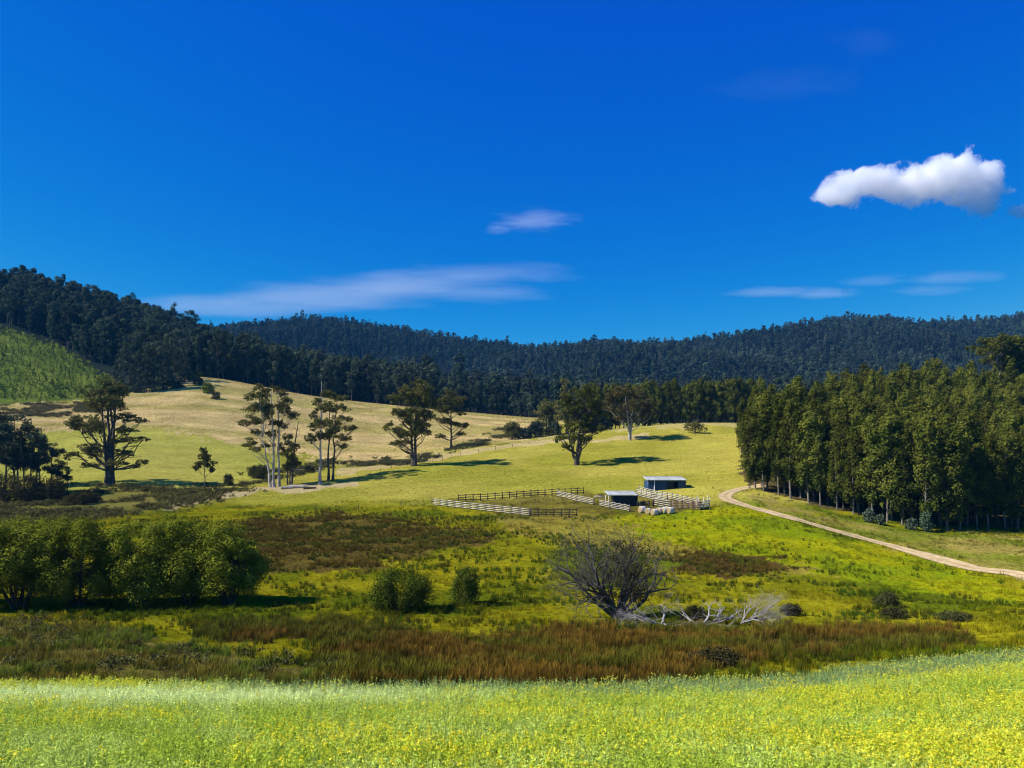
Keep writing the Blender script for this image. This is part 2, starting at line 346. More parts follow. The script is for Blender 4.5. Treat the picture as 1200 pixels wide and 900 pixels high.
uu = np.concatenate([np.linspace(-1.8, -0.76, 70)[:-1], np.linspace(-0.76, 0.76, 760), np.linspace(0.76, 1.8, 70)[1:]])
yy = np.concatenate([np.linspace(-60, 8, 30)[:-1], np.exp(np.linspace(math.log(8), math.log(1900), 620))])
UU, YY = np.meshgrid(uu, yy)
XX = UU * np.maximum(YY, 14)
ZZ = height(XX, YY)
nr, nc = XX.shape
V = np.stack([XX.ravel(), YY.ravel(), ZZ.ravel()], 1)
ii = (np.arange(nr - 1)[:, None] * nc + np.arange(nc - 1)[None]).ravel()
quads = np.stack([ii, ii + 1, ii + nc + 1, ii + nc], 1)
m, nt, out = new_mat('pasture_ground')
at = N(nt, 'ShaderNodeAttribute', attribute_type='GEOMETRY', attribute_name='zone')
geo = N(nt, 'ShaderNodeNewGeometry')
na = N(nt, 'ShaderNodeTexNoise'); na.inputs['Scale'].default_value = 1.3; na.inputs['Detail'].default_value = 6; na.inputs['Roughness'].default_value = 0.7
nb = N(nt, 'ShaderNodeTexNoise'); nb.inputs['Scale'].default_value = 0.22; nb.inputs['Detail'].default_value = 6; nb.inputs['Roughness'].default_value = 0.7
mp = N(nt, 'ShaderNodeMapping'); mp.inputs['Scale'].default_value = (0.55, 1, 1)
nt.links.new(geo.outputs['Position'], na.inputs['Vector']); nt.links.new(geo.outputs['Position'], mp.inputs['Vector']); nt.links.new(mp.outputs['Vector'], nb.inputs['Vector'])
ma = N(nt, 'ShaderNodeMapRange'); ma.inputs['From Min'].default_value = 0.3; ma.inputs['From Max'].default_value = 0.7; ma.inputs['To Min'].default_value = 0.68; ma.inputs['To Max'].default_value = 1.3
mb = N(nt, 'ShaderNodeMapRange'); mb.inputs['From Min'].default_value = 0.3; mb.inputs['From Max'].default_value = 0.7; mb.inputs['To Min'].default_value = 0.82; mb.inputs['To Max'].default_value = 1.18
nt.links.new(na.outputs['Fac'], ma.inputs['Value']); nt.links.new(nb.outputs['Fac'], mb.inputs['Value'])
mm = N(nt, 'ShaderNodeMath', operation='MULTIPLY'); nt.links.new(ma.outputs['Result'], mm.inputs[0]); nt.links.new(mb.outputs['Result'], mm.inputs[1])
sc = N(nt, 'ShaderNodeVectorMath', operation='SCALE'); nt.links.new(at.outputs['Color'], sc.inputs[0]); nt.links.new(mm.outputs['Value'], sc.inputs['Scale'])
df = N(nt, 'ShaderNodeBsdfDiffuse'); df.inputs['Roughness'].default_value = 0.6
bp = N(nt, 'ShaderNodeBump'); bp.inputs['Strength'].default_value = 0.7; bp.inputs['Distance'].default_value = 0.35
nt.links.new(na.outputs['Fac'], bp.inputs['Height']); nt.links.new(bp.outputs['Normal'], df.inputs['Normal'])
nt.links.new(sc.outputs['Vector'], df.inputs['Color']); nt.links.new(df.outputs['BSDF'], out.inputs['Surface'])
M_ground = m
me = make_mesh('ground', V, [quads], M_ground, True)
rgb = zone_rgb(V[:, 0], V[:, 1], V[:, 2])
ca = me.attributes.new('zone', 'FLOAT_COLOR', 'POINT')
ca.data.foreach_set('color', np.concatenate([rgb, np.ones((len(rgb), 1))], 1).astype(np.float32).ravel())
tag(link('ground', me), 'grassy farmland valley with green and golden paddocks rising to hills', kind='structure')

# dirt track
tp = [ground(*p, 100, 220) for p in ((905, 568), (885, 570.5), (868, 573), (855, 577), (848.5, 581), (852, 586), (868, 591.5), (900, 600), (950, 614), (1000, 628), (1050, 641), (1100, 655), (1150, 669), (1200, 684))] + [at_depth(1270, 82), at_depth(1370, 70)]
tp = np.array(tp)[:, :2]
for _ in range(4):
    q = np.empty((2 * len(tp) - 2, 2)); q[0::2] = tp[:-1] * 0.75 + tp[1:] * 0.25; q[1::2] = tp[:-1] * 0.25 + tp[1:] * 0.75; tp = q
t = np.gradient(tp, axis=0); t /= np.linalg.norm(t, axis=1)[:, None]; nrm = np.stack([-t[:, 1], t[:, 0]], 1)
TW = np.interp(np.arange(len(tp)), [0, len(tp) * 0.25, len(tp)], [1.25, 1.3, 2.3])
off = np.linspace(-1, 1, 9); rows = []
wob = 0.25 * (fbm(np.arange(len(tp)) / 5., np.zeros(len(tp)), 3) - 0.5) * 2
for k, o_ in enumerate(off):
    P = tp + nrm * ((TW + wob * (1 if k in (0, 8) else 0.3)) * o_)[:, None]
    rows.append(np.concatenate([P, (height(P[:, 0], P[:, 1]) + 0.10 - 0.05 * abs(abs(o_) - 0.5))[:, None]], 1))
TV = np.stack(rows, 1).reshape(-1, 3); n = len(tp)
i = (np.arange(n - 1)[:, None] * 9 + np.arange(8)[None]).ravel()
M_track = solid_mat('pale_gravel', (0.50, 0.355, 0.195), 0.95, 0.28, 0.9, 0.1, bump=0.4, bscale=3.0)
M_track = M_ground
me = make_mesh('dirt_track', TV, [np.stack([i, i + 1, i + 10, i + 9], 1)], M_track, True)
rut = np.tile(np.array([0.75, 0.15, 0.0, 0.2, 0.6, 0.2, 0.0, 0.15, 0.75]), n)[:, None] * np.clip(0.3 + 1.3 * fbm(TV[:, 0] / 3., TV[:, 1] / 3., 3), 0, 1.2)[:, None]
tc_ = np.array([0.50, 0.365, 0.205]) * (1 - rut) + np.array([0.26, 0.225, 0.075]) * rut
tc_ = tc_ * (0.8 + 0.4 * fbm(TV[:, 0] / 1.5, TV[:, 1] / 1.5, 3))[:, None]
ta = me.attributes.new('zone', 'FLOAT_COLOR', 'POINT'); ta.data.foreach_set('color', np.concatenate([np.clip(tc_, 0, 1), np.ones((len(tc_), 1))], 1).astype(np.float32).ravel())
tag(link('dirt_track', me), 'pale unsealed farm track curving round the plantation corner', kind='structure')

# ------------------------------------------------------------------ scattering of what nobody could count
def gn_scatter(name, pts, rotz, scl, idx, tint, protos, tilt=None):
    me = bpy.data.meshes.new(name); me.vertices.add(len(pts)); me.vertices.foreach_set('co', np.asarray(pts, np.float32).ravel())
    rot = np.zeros((len(pts), 3), np.float32); rot[:, 2] = rotz
    if tilt is not None: rot[:, :2] = tilt
    a = me.attributes.new('rot', 'FLOAT_VECTOR', 'POINT'); a.data.foreach_set('vector', rot.ravel())
    a = me.attributes.new('scl', 'FLOAT_VECTOR', 'POINT')
    s3 = np.asarray(scl, np.float32); s3 = np.repeat(s3[:, None], 3, 1) if s3.ndim == 1 else s3
    a.data.foreach_set('vector', s3.astype(np.float32).ravel())
    a = me.attributes.new('vi', 'INT', 'POINT'); a.data.foreach_set('value', np.asarray(idx, np.int32))
    if tint is not None:
        a = me.attributes.new('tint', 'FLOAT_COLOR', 'POINT'); a.data.foreach_set('color', np.concatenate([tint, np.ones((len(tint), 1))], 1).astype(np.float32).ravel())
    o = link(name, me)
    pc = bpy.data.collections.new(name + '_kinds')
    for k, p in enumerate(protos): pc.objects.link(bpy.data.objects.new('%s_kind_%02d' % (name, k), p))
    ng = bpy.data.node_groups.new(name + '_scatter', 'GeometryNodeTree')
    ng.interface.new_socket('Geometry', in_out='INPUT', socket_type='NodeSocketGeometry')
    ng.interface.new_socket('Geometry', in_out='OUTPUT', socket_type='NodeSocketGeometry')
    gi = ng.nodes.new('NodeGroupInput'); go = ng.nodes.new('NodeGroupOutput')
    ci = ng.nodes.new('GeometryNodeCollectionInfo'); ci.inputs['Collection'].default_value = pc
    ci.inputs['Separate Children'].default_value = True; ci.inputs['Reset Children'].default_value = True
    ip = ng.nodes.new('GeometryNodeInstanceOnPoints'); ip.inputs['Pick Instance'].default_value = True
    def named(nm, dt):
        n = ng.nodes.new('GeometryNodeInputNamedAttribute'); n.data_type = dt; n.inputs['Name'].default_value = nm; return n.outputs['Attribute']
    er = ng.nodes.new('FunctionNodeEulerToRotation')
    L = ng.links.new
    L(gi.outputs[0], ip.inputs['Points']); L(ci.outputs[0], ip.inputs['Instance'])
    L(named('vi', 'INT'), ip.inputs['Instance Index'])
    L(named('rot', 'FLOAT_VECTOR'), er.inputs[0]); L(er.outputs[0], ip.inputs['Rotation'])
    L(named('scl', 'FLOAT_VECTOR'), ip.inputs['Scale'])
    L(ip.outputs[0], go.inputs[0])
    md = o.modifiers.new('scatter', 'NODES'); md.node_group = ng
    return o
def px_of(P): return CX + F * P[:, 0] / P[:, 1], HY - F * P[:, 2] / P[:, 1]
def sample_ground(n, u0, u1, d0, d1, power=1.0):
    """random ground points; density in depth ~ d**power"""
    r = rng.random(n); p = power + 1
    d = (d0 ** p + r * (d1 ** p - d0 ** p)) ** (1 / p)
    x = rng.uniform(u0, u1, n) * d
    return np.stack([x, d, height(x, d)], 1)

# blades
def blades(n, h, w, spread, lean, segs=3, seed=1, tipw=0.15, hvar=0.4):
    r = np.random.default_rng(seed); mb = MB()
    for k in range(n):
        a = r.uniform(0, 2 * math.pi); b = r.uniform(0, 2 * math.pi); rr = spread * math.sqrt(r.random()); hh = h * (1 - hvar * r.random()); l = lean * r.random() * hh
        base = np.array([rr * math.cos(b), rr * math.sin(b), -0.03]); dx = np.array([math.cos(a), math.sin(a), 0]); dw = np.array([-math.sin(a), math.cos(a), 0])
        Vv = []
        for s in range(segs + 1):
            f = s / segs; c = base + dx * l * f * f + np.array([0, 0, hh * f * (1 - 0.12 * f)]); ww = w * (1 - f * (1 - tipw)) / 2
            Vv += [c - dw * ww, c + dw * ww]
        mb.add(Vv, [[2 * s, 2 * s + 1, 2 * s + 3, 2 * s + 2] for s in range(segs)])
    return mb
grass_protos = [blades(16, 0.30, 0.030, 0.22, 0.9, 2, 20 + k).mesh('grass_tuft', M_blade) for k in range(3)] + [blades(22, 0.55, 0.028, 0.20, 0.7, 2, 40 + k).mesh('tall_tuft', M_blade) for k in range(2)]
# rushes: green at the foot, brown seed heads at the tip
m, nt, out = new_mat('rush_stems')
tc = N(nt, 'ShaderNodeTexCoord'); sp = N(nt, 'ShaderNodeSeparateXYZ'); nt.links.new(tc.outputs['Object'], sp.inputs[0])
cr = N(nt, 'ShaderNodeValToRGB'); cr.color_ramp.elements[0].position = 0.05; cr.color_ramp.elements[0].color = (0.045, 0.050, 0.010, 1)
cr.color_ramp.elements[1].position = 0.75; cr.color_ramp.elements[1].color = (0.175, 0.100, 0.014, 1)
nt.links.new(sp.outputs['Z'], cr.inputs['Fac'])
at = N(nt, 'ShaderNodeAttribute', attribute_type='INSTANCER', attribute_name='tint')
mu = N(nt, 'ShaderNodeVectorMath', operation='MULTIPLY'); nt.links.new(cr.outputs['Color'], mu.inputs[0]); nt.links.new(at.outputs['Color'], mu.inputs[1])
df = N(nt, 'ShaderNodeBsdfDiffuse'); nt.links.new(mu.outputs['Vector'], df.inputs['Color']); nt.links.new(df.outputs['BSDF'], out.inputs['Surface'])
M_rush = m
rush_protos = [blades(46, 1.0, 0.020, 0.30, 0.45, 3, 60 + k, 0.5, 0.5).mesh('rush', M_rush) for k in range(4)]

# valley grass
P = sample_ground(85000, -0.95, 0.95, 36, 215, 0.15)
px, py = px_of(P); w = 9 * (fbm(px / 26., py / 9., 3) - 0.5); w2 = 26 * (fbm(px / 34. + 40, py / 12., 3) - 0.5); qx, qy = px + w2, py + w
bad = inpoly(px, py, P_PFLOOR) & (P[:, 1] > 120)
edge = np.interp(px, [-300, 700, 900, 1050, 1200, 1500], [34.5, 34.5, 36.5, 39, 41, 43])
bad |= P[:, 1] < edge + 0.8
tpd = np.min(np.linalg.norm(P[:, None, :2] - tp[None, ::4], axis=2), axis=1) if False else None
keep = ~bad
P = P[keep]; px = px[keep]; py = py[keep]; qx = qx[keep]; qy = qy[keep]
dt = np.full(len(P), 99.0)
for q, tw_ in zip(tp[::2], TW[::2]): dt = np.minimum(dt, np.hypot(P[:, 0] - q[0], P[:, 1] - q[1]) - tw_)
k = dt > -0.12; P = P[k]; px = px[k]; py = py[k]; qx = qx[k]; qy = qy[k]
tint = zone_rgb(P[:, 0], P[:, 1], P[:, 2]) * rng.uniform(0.75, 1.45, (len(P), 1)) * 1.1
clump = fbm(P[:, 0] / 5., P[:, 1] / 5., 3)
mid = P[:, 1] > 160
brown = inpoly(qx, qy, P_RUSHPATCH) | inpoly(qx, qy, P_RUSHSMALL) | inpoly(qx, qy, P_BAND) | inpoly(qx, qy, P_BANDL) | inpoly(qx, qy, P_LEFTSCRUB) | inpoly(qx, qy, P_GULLY)
sc = rng.uniform(0.5, 1.1, len(P)) * np.where(clump > 0.55, 1.3, 0.8) * np.where(mid, 0.55, 1.0)
vi = np.where((clump > 0.56) & (rng.random(len(P)) < 0.35) & ~mid, rng.integers(3, 5, len(P)), rng.integers(0, 3, len(P)))
tag(gn_scatter('grass', P, rng.uniform(0, 6.28, len(P)), sc, vi, tint, grass_protos), 'rough tufted pasture grass covering the valley floor', kind='stuff')

# grass of the far paddocks and dry grass of the golden hill
P = sample_ground(150000, -0.80, 0.45, 170, 445, 1.0)
px, py = px_of(P); k = ~inpoly(px, py, P_PFLOOR) & ~inpoly(px, py, P_YOUNG) & ~inpoly(px, py, P_GULLY) & ~((P[:, 1] > np.interp(px, [-300, 0, 60, 100, 120, 140, 160, 210, 232, 245, 260], [460, 455, 440, 415, 400, 390, 385, 395, 425, 445, 446])))
P = P[k]; tint = zone_rgb(P[:, 0], P[:, 1], P[:, 2]) * rng.uniform(0.8, 1.35, (len(P), 1))
gold_ = inpoly(px[k], py[k], P_GOLD)
sc = rng.uniform(0.5, 1.1, len(P)) * np.where(gold_, 1.3, 0.8)
tag(gn_scatter('paddock_grass', P, rng.uniform(0, 6.28, len(P)), sc, rng.integers(0, 3, len(P)), tint, grass_protos), 'short pasture and dry golden grass on the slopes beyond the yards', kind='stuff')

# rushes in bands and patches
P = sample_ground(150000, -0.95, 0.95, 36, 165, 0.6)
px, py = px_of(P); w = 9 * (fbm(px / 26., py / 9., 3) - 0.5); w2 = 26 * (fbm(px / 34. + 40, py / 12., 3) - 0.5); qx, qy = px + w2, py + w
near = P[:, 1] < 90
qx = qx + rng.normal(size=len(P)) * 16; qy = qy + rng.normal(size=len(P)) * 3.5
inb = (inpoly(qx, qy, P_BAND) | inpoly(qx, qy, P_BANDL)) & near
inp = (inpoly(qx, qy, P_RUSHPATCH) | inpoly(qx, qy, P_RUSHSMALL)) & ~near
inl = inpoly(qx, qy, P_LEFTSCRUB) & near
cl = fbm(P[:, 0] / 3., P[:, 1] / 3., 3)
loose = (~(inb | inp | inl)) & (py > 606) & (px < 1250) & (fbm(P[:, 0] / 6. + 5, P[:, 1] / 4., 3) > 0.56) & (rng.random(len(P)) < 0.30) & ~(inpoly(qx, qy, P_VIVID) & (rng.random(len(P)) < 0.8)) & ~inpoly(px, py, P_MARGIN)
edge = np.interp(px, [-300, 700, 900, 1050, 1200, 1500], [34.5, 34.5, 36.5, 39, 41, 43])
k = (inb & (cl > 0.34) & (rng.random(len(P)) < 0.8)) | (inp & (cl + 0.25 * (fbm(P[:, 0] / 9., P[:, 1] / 5., 2) - 0.5) > 0.43) & (rng.random(len(P)) < 0.7)) | (inl & (cl > 0.5) & (rng.random(len(P)) < 0.5)) | loose
k &= P[:, 1] > edge + 0.5
dt = np.full(len(P), 99.0)
for q in tp[::2]: dt = np.minimum(dt, np.hypot(P[:, 0] - q[0], P[:, 1] - q[1]))
k &= dt > 2.9
P2 = P[k]; b2 = inb[k]; p2 = inp[k]; l2 = inl[k]; lo2 = loose[k]
sc = rng.uniform(0.55, 1.05, len(P2)) * np.where(b2, 0.95, np.where(p2, 0.75, np.where(l2, 0.8, 0.72)))
v = rng.uniform(0.55, 1.5, (len(P2), 1)) * (0.6 + 0.8 * fbm(P2[:, 0] / 2.5, P2[:, 1] / 2.5, 3))[:, None]; ol = np.clip((fbm(P2[:, 0] / 6. + 31, P2[:, 1] / 4., 3) - 0.46) / 0.12, 0, 1)[:, None]; v = v * (1 - ol + ol * np.array([[0.75, 1.2, 0.9]]))
tint = np.where(b2[:, None], [[1.0, 1.0, 1.0]], np.where(p2[:, None], [[0.95, 1.0, 1.0]], np.where(l2[:, None], [[1.35, 1.75, 1.6]], [[0.55, 0.95, 0.6]]))) * v
tag(gn_scatter('rushes', P2, rng.uniform(0, 6.28, len(P2)), sc, rng.integers(0, 4, len(P2)), tint, rush_protos), 'brown tipped rushes and sedges in boggy ground beyond the flowering crop', kind='stuff')

# ------------------------------------------------------------------ flowering crop in front
def crop_plant(seed, flowers, stems=4, h=0.62):
    r = np.random.default_rng(seed); mb = MB()
    def leaf(c, nrm, s, asp, mi):
        nrm = nrm / np.linalg.norm(nrm); t = np.cross(nrm, r.normal(size=3)); t /= np.linalg.norm(t) + 1e-9; b = np.cross(nrm, t)
        mb.add([c + t * s / 2, c + b * s * asp / 2, c - t * s / 2, c - b * s * asp / 2], [[0, 1, 2, 3]], mi)
    for k in range(stems):
        a = r.uniform(0, 6.28); base = np.array([0.07 * math.cos(a), 0.07 * math.sin(a), -0.03]); ln = r.uniform(0.05, 0.28); hh = h * r.uniform(0.72, 1.08)
        top = base + np.array([math.cos(a) * ln, math.sin(a) * ln, hh])
        w = 0.006; d = np.array([-math.sin(a), math.cos(a), 0]) * w
        mb.add([base - d, base + d, top + d * 0.5, top - d * 0.5], [[0, 1, 2, 3]], 0)
        for j in range(12):
            f = r.uniform(0.2, 0.97); c = base + (top - base) * f; aa = r.uniform(0, 6.28); o = np.array([math.cos(aa), math.sin(aa), 0.2]); s = r.uniform(0.04, 0.08) * (1.25 - 0.6 * f)
            leaf(c + o * s * 0.7, o * 0.6 + np.array([0, 0, 0.8]) + r.normal(size=3) * 0.4, s * 1.5, 0.5, 0)
        for j in range(5 if flowers else 7):
            f = r.uniform(0.85, 1.08); c = base + (top - base) * f + r.normal(size=3) * 0.022
            leaf(c, np.array([0, 0, 0.6]) + r.normal(size=3), r.uniform(0.020, 0.036), 0.6, 0)
        if flowers and r.random() < flowers:
            for j in range(9):
                c = top + r.normal(size=3) * np.array([0.016, 0.016, 0.016]); leaf(c, np.array([0, 0, 0.9]) + r.normal(size=3) * 0.6, r.uniform(0.024, 0.036), 0.9, 1)
    return mb.mesh('crop_plant', [M_cropleaf, M_flower])
crop_protos = [crop_plant(100 + k, 0) for k in range(3)] + [crop_plant(110 + k, 0.95) for k in range(4)] + [blades(20, 0.62, 0.016, 0.12, 0.35, 2, 130 + k).mesh('crop_grass', M_cropleaf) for k in range(2)]
P = sample_ground(50000, -0.98, 0.98, 7.0, 43.5, 0.25)
px = CX + F * P[:, 0] / P[:, 1]
edge = np.interp(px, [-300, 700, 900, 1050, 1200, 1500], [34.5, 34.5, 36.5, 39, 41, 43]) + 1.2 * (fbm(P[:, 0] / 2., P[:, 1] / 2., 2) - 0.5)
k = P[:, 1] < edge; P = P[k]; px = px[k]; edge = edge[k]
py = HY - F * (P[:, 2] + 0.55) / P[:, 1]
patch = fbm(P[:, 0] / 3.5 + 2, P[:, 1] / 3.5, 3); fine = rng.random(len(P))
rel = P[:, 1] / edge
pale = np.exp(-((rel - 0.82) / 0.10) ** 2) * np.clip((640 - px) / 350, 0, 1)
blueg = np.maximum(np.exp(-((rel - 0.95) / 0.06) ** 2), 1.0 * np.clip((px - 560) / 200, 0, 1) * np.exp(-((rel - 0.86) / 0.055) ** 2) * (patch > 0.36)) * np.clip((px - 180) / 150, 0, 1)
yel = np.clip(0.24 + 1.5 * (patch - 0.5) + 0.25 * np.clip((px - 500) / 600, -0.5, 1), 0.05, 0.9) * (1 - 0.95 * pale) * (1 - 0.9 * blueg)
yel = np.where((rel > 0.9) & (px < 170), 0.6, yel)
isf = fine < yel
isb = (~isf) & (rng.random(len(P)) < blueg * 0.85 + 0.04)
vi = np.where(isf, rng.integers(3, 7, len(P)), np.where(isb, rng.integers(7, 9, len(P)), rng.integers(0, 3, len(P))))
c_leaf = np.array([0.38, 0.49, 0.055]); c_pale = np.array([0.68, 0.78, 0.32]); c_blue = np.array([0.25, 0.35, 0.13]); c_yg = np.array([0.54, 0.59, 0.03])
mixp = np.clip(pale * 1.2 + 0.22 * (fbm(P[:, 0] / 1.2, P[:, 1] / 1.2, 2) > 0.58), 0, 1)[:, None]
tint = c_leaf * (1 - mixp) + c_pale * mixp
tint = np.where(isf[:, None], c_yg * 0.7 + tint * 0.3, tint)
bl = np.clip(blueg * 1.1, 0, 1)[:, None]; tint = tint * (1 - bl) + c_blue * bl
tint = tint * rng.uniform(0.75, 1.3, (len(P), 1))
sc = rng.uniform(0.6, 1.2, len(P))
tag(gn_scatter('flowering_crop', P, rng.uniform(0, 6.28, len(P)), sc, vi, tint, crop_protos), 'pale green crop with yellow mustard flowers filling the sloping foreground field', kind='stuff')

# ------------------------------------------------------------------ trees
def leaves_of(clumps, dens, size, r, out=0.9, rnd=0.55, asp=0.6, up=0.25, shell=0.5, nmax=None):
    """clumps (k,6): centre and radii. Leaf-spray quads facing outwards from each clump."""
    c = np.asarray(clumps, float)
    cnt = np.maximum((dens * (c[:, 3] * c[:, 5] + c[:, 3] * c[:, 4] + c[:, 4] * c[:, 5])).astype(int), 6)
    if nmax and cnt.sum() > nmax: cnt = np.maximum((cnt * nmax / cnt.sum()).astype(int), 4)
    rep = np.repeat(np.arange(len(c)), cnt); n = len(rep)
    d = r.normal(size=(n, 3)); d[:, 2] += 0.25; d /= np.linalg.norm(d, axis=1)[:, None]
    rad = shell + (1 - shell) * np.sqrt(r.random(n)); rad *= 1 + 0.12 * r.normal(size=n)
    P = c[rep, :3] + d * c[rep, 3:] * rad[:, None]
    nr = d / (c[rep, 3:] / c[rep, 3:].max(1, keepdims=True)); nr /= np.linalg.norm(nr, axis=1)[:, None]
    nr = nr * out + r.normal(size=(n, 3)) * rnd; nr[:, 2] += up; nr /= np.linalg.norm(nr, axis=1)[:, None]
    t = np.cross(nr, r.normal(size=(n, 3))); t /= np.linalg.norm(t, axis=1)[:, None] + 1e-9; b = np.cross(nr, t)
    s = size * r.uniform(0.6, 1.35, (n, 1)) / 2
    V = np.stack([P + t * s, P + b * s * asp, P - t * s, P - b * s * asp], 1).reshape(-1, 3)
    return V, np.arange(4 * n).reshape(-1, 4)
def subclump(ell, r, k_per=5, f=0.5, depth=None):
    """break ellipsoids into smaller clumps for an uneven outline"""
    outc = []
    for e in ell:
        e = np.asarray(e, float); k = max(2, int(k_per))
        for _ in range(k):
            d = r.normal(size=3); d /= np.linalg.norm(d); rr = r.random() ** 0.5 * 0.86
            s = f * r.uniform(0.65, 1.25)
            outc.append([*(e[:3] + d * e[3:] * rr), e[3] * s, e[4] * s, max(e[5] * s, 0.18)])
    return np.array(outc)
def limb(mb, p0, p1, r0, r1, r, sides=5, sag=0.15, n=5):
    p0 = np.asarray(p0, float); p1 = np.asarray(p1, float); L = np.linalg.norm(p1 - p0)
    f = np.linspace(0, 1, n)[:, None]; c = p0 + (p1 - p0) * f; h = p1 - p0; h = np.array([h[0], h[1], 0]) * sag
    c = c + h * np.sin(f * math.pi) + np.concatenate([[np.zeros(3)], r.normal(size=(n - 2, 3)) * L * 0.03, [np.zeros(3)]])
    mb.tube(c, np.linspace(r0, r1, n), sides)
def shaped_tree(name, label, cat, px, py, ells, hpx, seed, d=None, leaf=0.42, dens=5.0, kper=17, f=0.33, trunks=((0, 0),), tr=0.4, bark=None, lmat=None, depth=0.75, group=None, nmax=52000, shell=0.35, dmin=60, dmax=700, lean=0.0, bare=None):
    """A tree whose crown is a list of (dx, dy, rx, ry) clumps measured in photo pixels from its foot; true size from its distance."""
    r = np.random.default_rng(seed)
    p = at_depth(px, d) if d else ground(px, py, dmin, dmax)
    k = p[1] / F
    e = np.array(ells, float) * k; e[:, 2] *= 1.14; e[:, 3] *= 1.32; H = hpx * k
    W = np.abs(e[:, 0]).max() + e[:, 2].mean()
    cen = []
    for (dx, dz, rx, rz) in e:
        dep = depth * math.sqrt(max(0.1, 1 - (dx / (W + 1e-6)) ** 2)) * W
        cen.append([dx, r.uniform(-1, 1) * dep * 0.75, dz, rx, max(rx, rz) * 0.9, rz])
        for _ in range(1 if depth > 0.6 else 0): cen.append([dx * 0.8 + r.normal() * rx * 0.3, -cen[-1][1] * r.uniform(0.3, 1.0), dz + r.normal() * rz * 0.3, rx * 0.8, rx * 0.8, rz * 0.85])
    cen = np.array(cen)
    root = empty(name, p - np.array([0, 0, 0.15]))
    tag(root, label, cat, group)
    mb = MB(); axes = []
    for (bx, tx, *rest) in [t if len(t) > 1 else (t[0], t[0]) for t in trunks]:
        hh = (rest[0] if rest else hpx) * k
        n = 9; fz = np.linspace(0, 1, n); c = np.stack([bx * k + (tx - bx) * k * fz ** 1.2, np.zeros(n), hh * fz], 1)
        c[1:-1, :2] += r.normal(size=(n - 2, 2)) * H * 0.006
        rr = tr * (1 - 0.85 * fz) ; rr[0] *= 1.5; rr[1] *= 1.05
        mb.tube(c, rr, 8); axes.append(c)
    for c in cen:
        ax = axes[int(r.integers(len(axes)))] if len(axes) > 1 else axes[0]
        hd = math.hypot(c[0] - np.interp(c[2], ax[:, 2], ax[:, 0]), c[1])
        z0 = min(max(c[2] - 0.75 * hd - 0.04 * H, 0.14 * H), ax[-1, 2] * 0.95)
        q = np.array([np.interp(z0, ax[:, 2], ax[:, 0]), np.interp(z0, ax[:, 2], ax[:, 1]), z0])
        rb = max(0.035, tr * 0.42 * (1 - 0.7 * z0 / H))
        limb(mb, q, c[:3], rb, rb * 0.3, r, 5)
        for _ in range(2):
            t2 = c[:3] + r.normal(size=3) * c[3:] * 0.7; limb(mb, c[:3] * 0.6 + q * 0.4, t2, rb * 0.4, rb * 0.12, r, 4, 0.1, 4)
    for b in (bare or ()):
        x0, z0, x1, z1 = np.array(b) * k; limb(mb, (x0, 0, z0), (x1, r.normal() * 0.5, z1), tr * 0.4, tr * 0.1, r, 5, 0.05)
    link('trunk', mb.mesh('trunk', bark or M_bark, True), root)
    sub = subclump(cen, r, kper, f)
    Vv, Q = leaves_of(sub, dens / (leaf * leaf) * 0.95, leaf, r, nmax=nmax, shell=shell, out=1.1, rnd=0.38)
    link('crown', make_mesh('crown', Vv, [Q], lmat or M_gum), root)
    return root

g_lone = None
shaped_tree('gum_tree', 'tall many-stemmed gum with flat layered foliage beside the dark gully on the left', 'tree', 128, 568,
    [(0, 117, 16, 10), (-14, 108, 13, 9), (10, 110, 12, 9), (-4, 98, 18, 9), (13, 97, 12, 8), (-20, 92, 10, 6), (-26, 76, 14, 8), (-34, 68, 10, 7), (-20, 68, 14, 8), (22, 80, 14, 4), (32, 77, 8, 3), (20, 64, 12, 4), (34, 55, 9, 2.5), (17, 53, 11, 4), (-24, 44, 13, 5), (-32, 36, 10, 4), (-16, 40, 10, 5), (-27, 24, 9, 3), (19, 38, 12, 3.5), (30, 27, 9, 3), (36, 23, 6, 2), (14, 26, 8, 3)], 124, 1,
    trunks=((-2, -9, 100), (0, -2, 122), (2, 3, 112), (3, 8, 105)), tr=0.62, leaf=0.48, depth=0.7, dmin=150, dmax=230)
shaped_tree('sapling_tree', 'small slim young tree standing alone in the left pasture', 'tree', 240, 574,
    [(0, 47, 4, 4), (-4, 40, 5, 4), (4, 39, 5, 4), (-6, 31, 5, 4), (7, 31, 5, 4), (1, 34, 6, 5), (9, 25, 4, 3), (-9, 26, 4, 3)], 48, 2, tr=0.14, leaf=0.36, dens=6, dmin=150, dmax=230)
GA = 'gum trees on the dry knoll'
shaped_tree('gum_tree', 'tall pale-trunked gum on the dry knoll with its crown spreading left', 'tree', 321, 571,
    [(-8, 112, 11, 6), (-21, 106, 9, 5), (-28, 92, 10, 6), (-12, 96, 12, 7), (-30, 77, 11, 4), (-14, 78, 12, 5), (-25, 66, 8, 3), (-20, 52, 12, 5), (-27, 45, 8, 3), (-4, 86, 8, 6), (-3, 64, 7, 5)], 118, 3, trunks=((0, -3, 117), (-3, -14, 62)), tr=0.36, bark=M_palebark, leaf=0.42, group=GA, dmin=150, dmax=230)
shaped_tree('gum_tree', 'straight pale-trunked gum on the dry knoll with foliage on its right side', 'tree', 327, 570,
    [(2, 112, 8, 5), (9, 102, 7, 4), (12, 86, 9, 4), (18, 82, 6, 2.5), (0, 97, 8, 6), (3, 74, 7, 5), (8, 92, 7, 4)], 116, 4, trunks=((0, -1, 115),), tr=0.34, bark=M_palebark, leaf=0.42, group=GA, dmin=150, dmax=230)
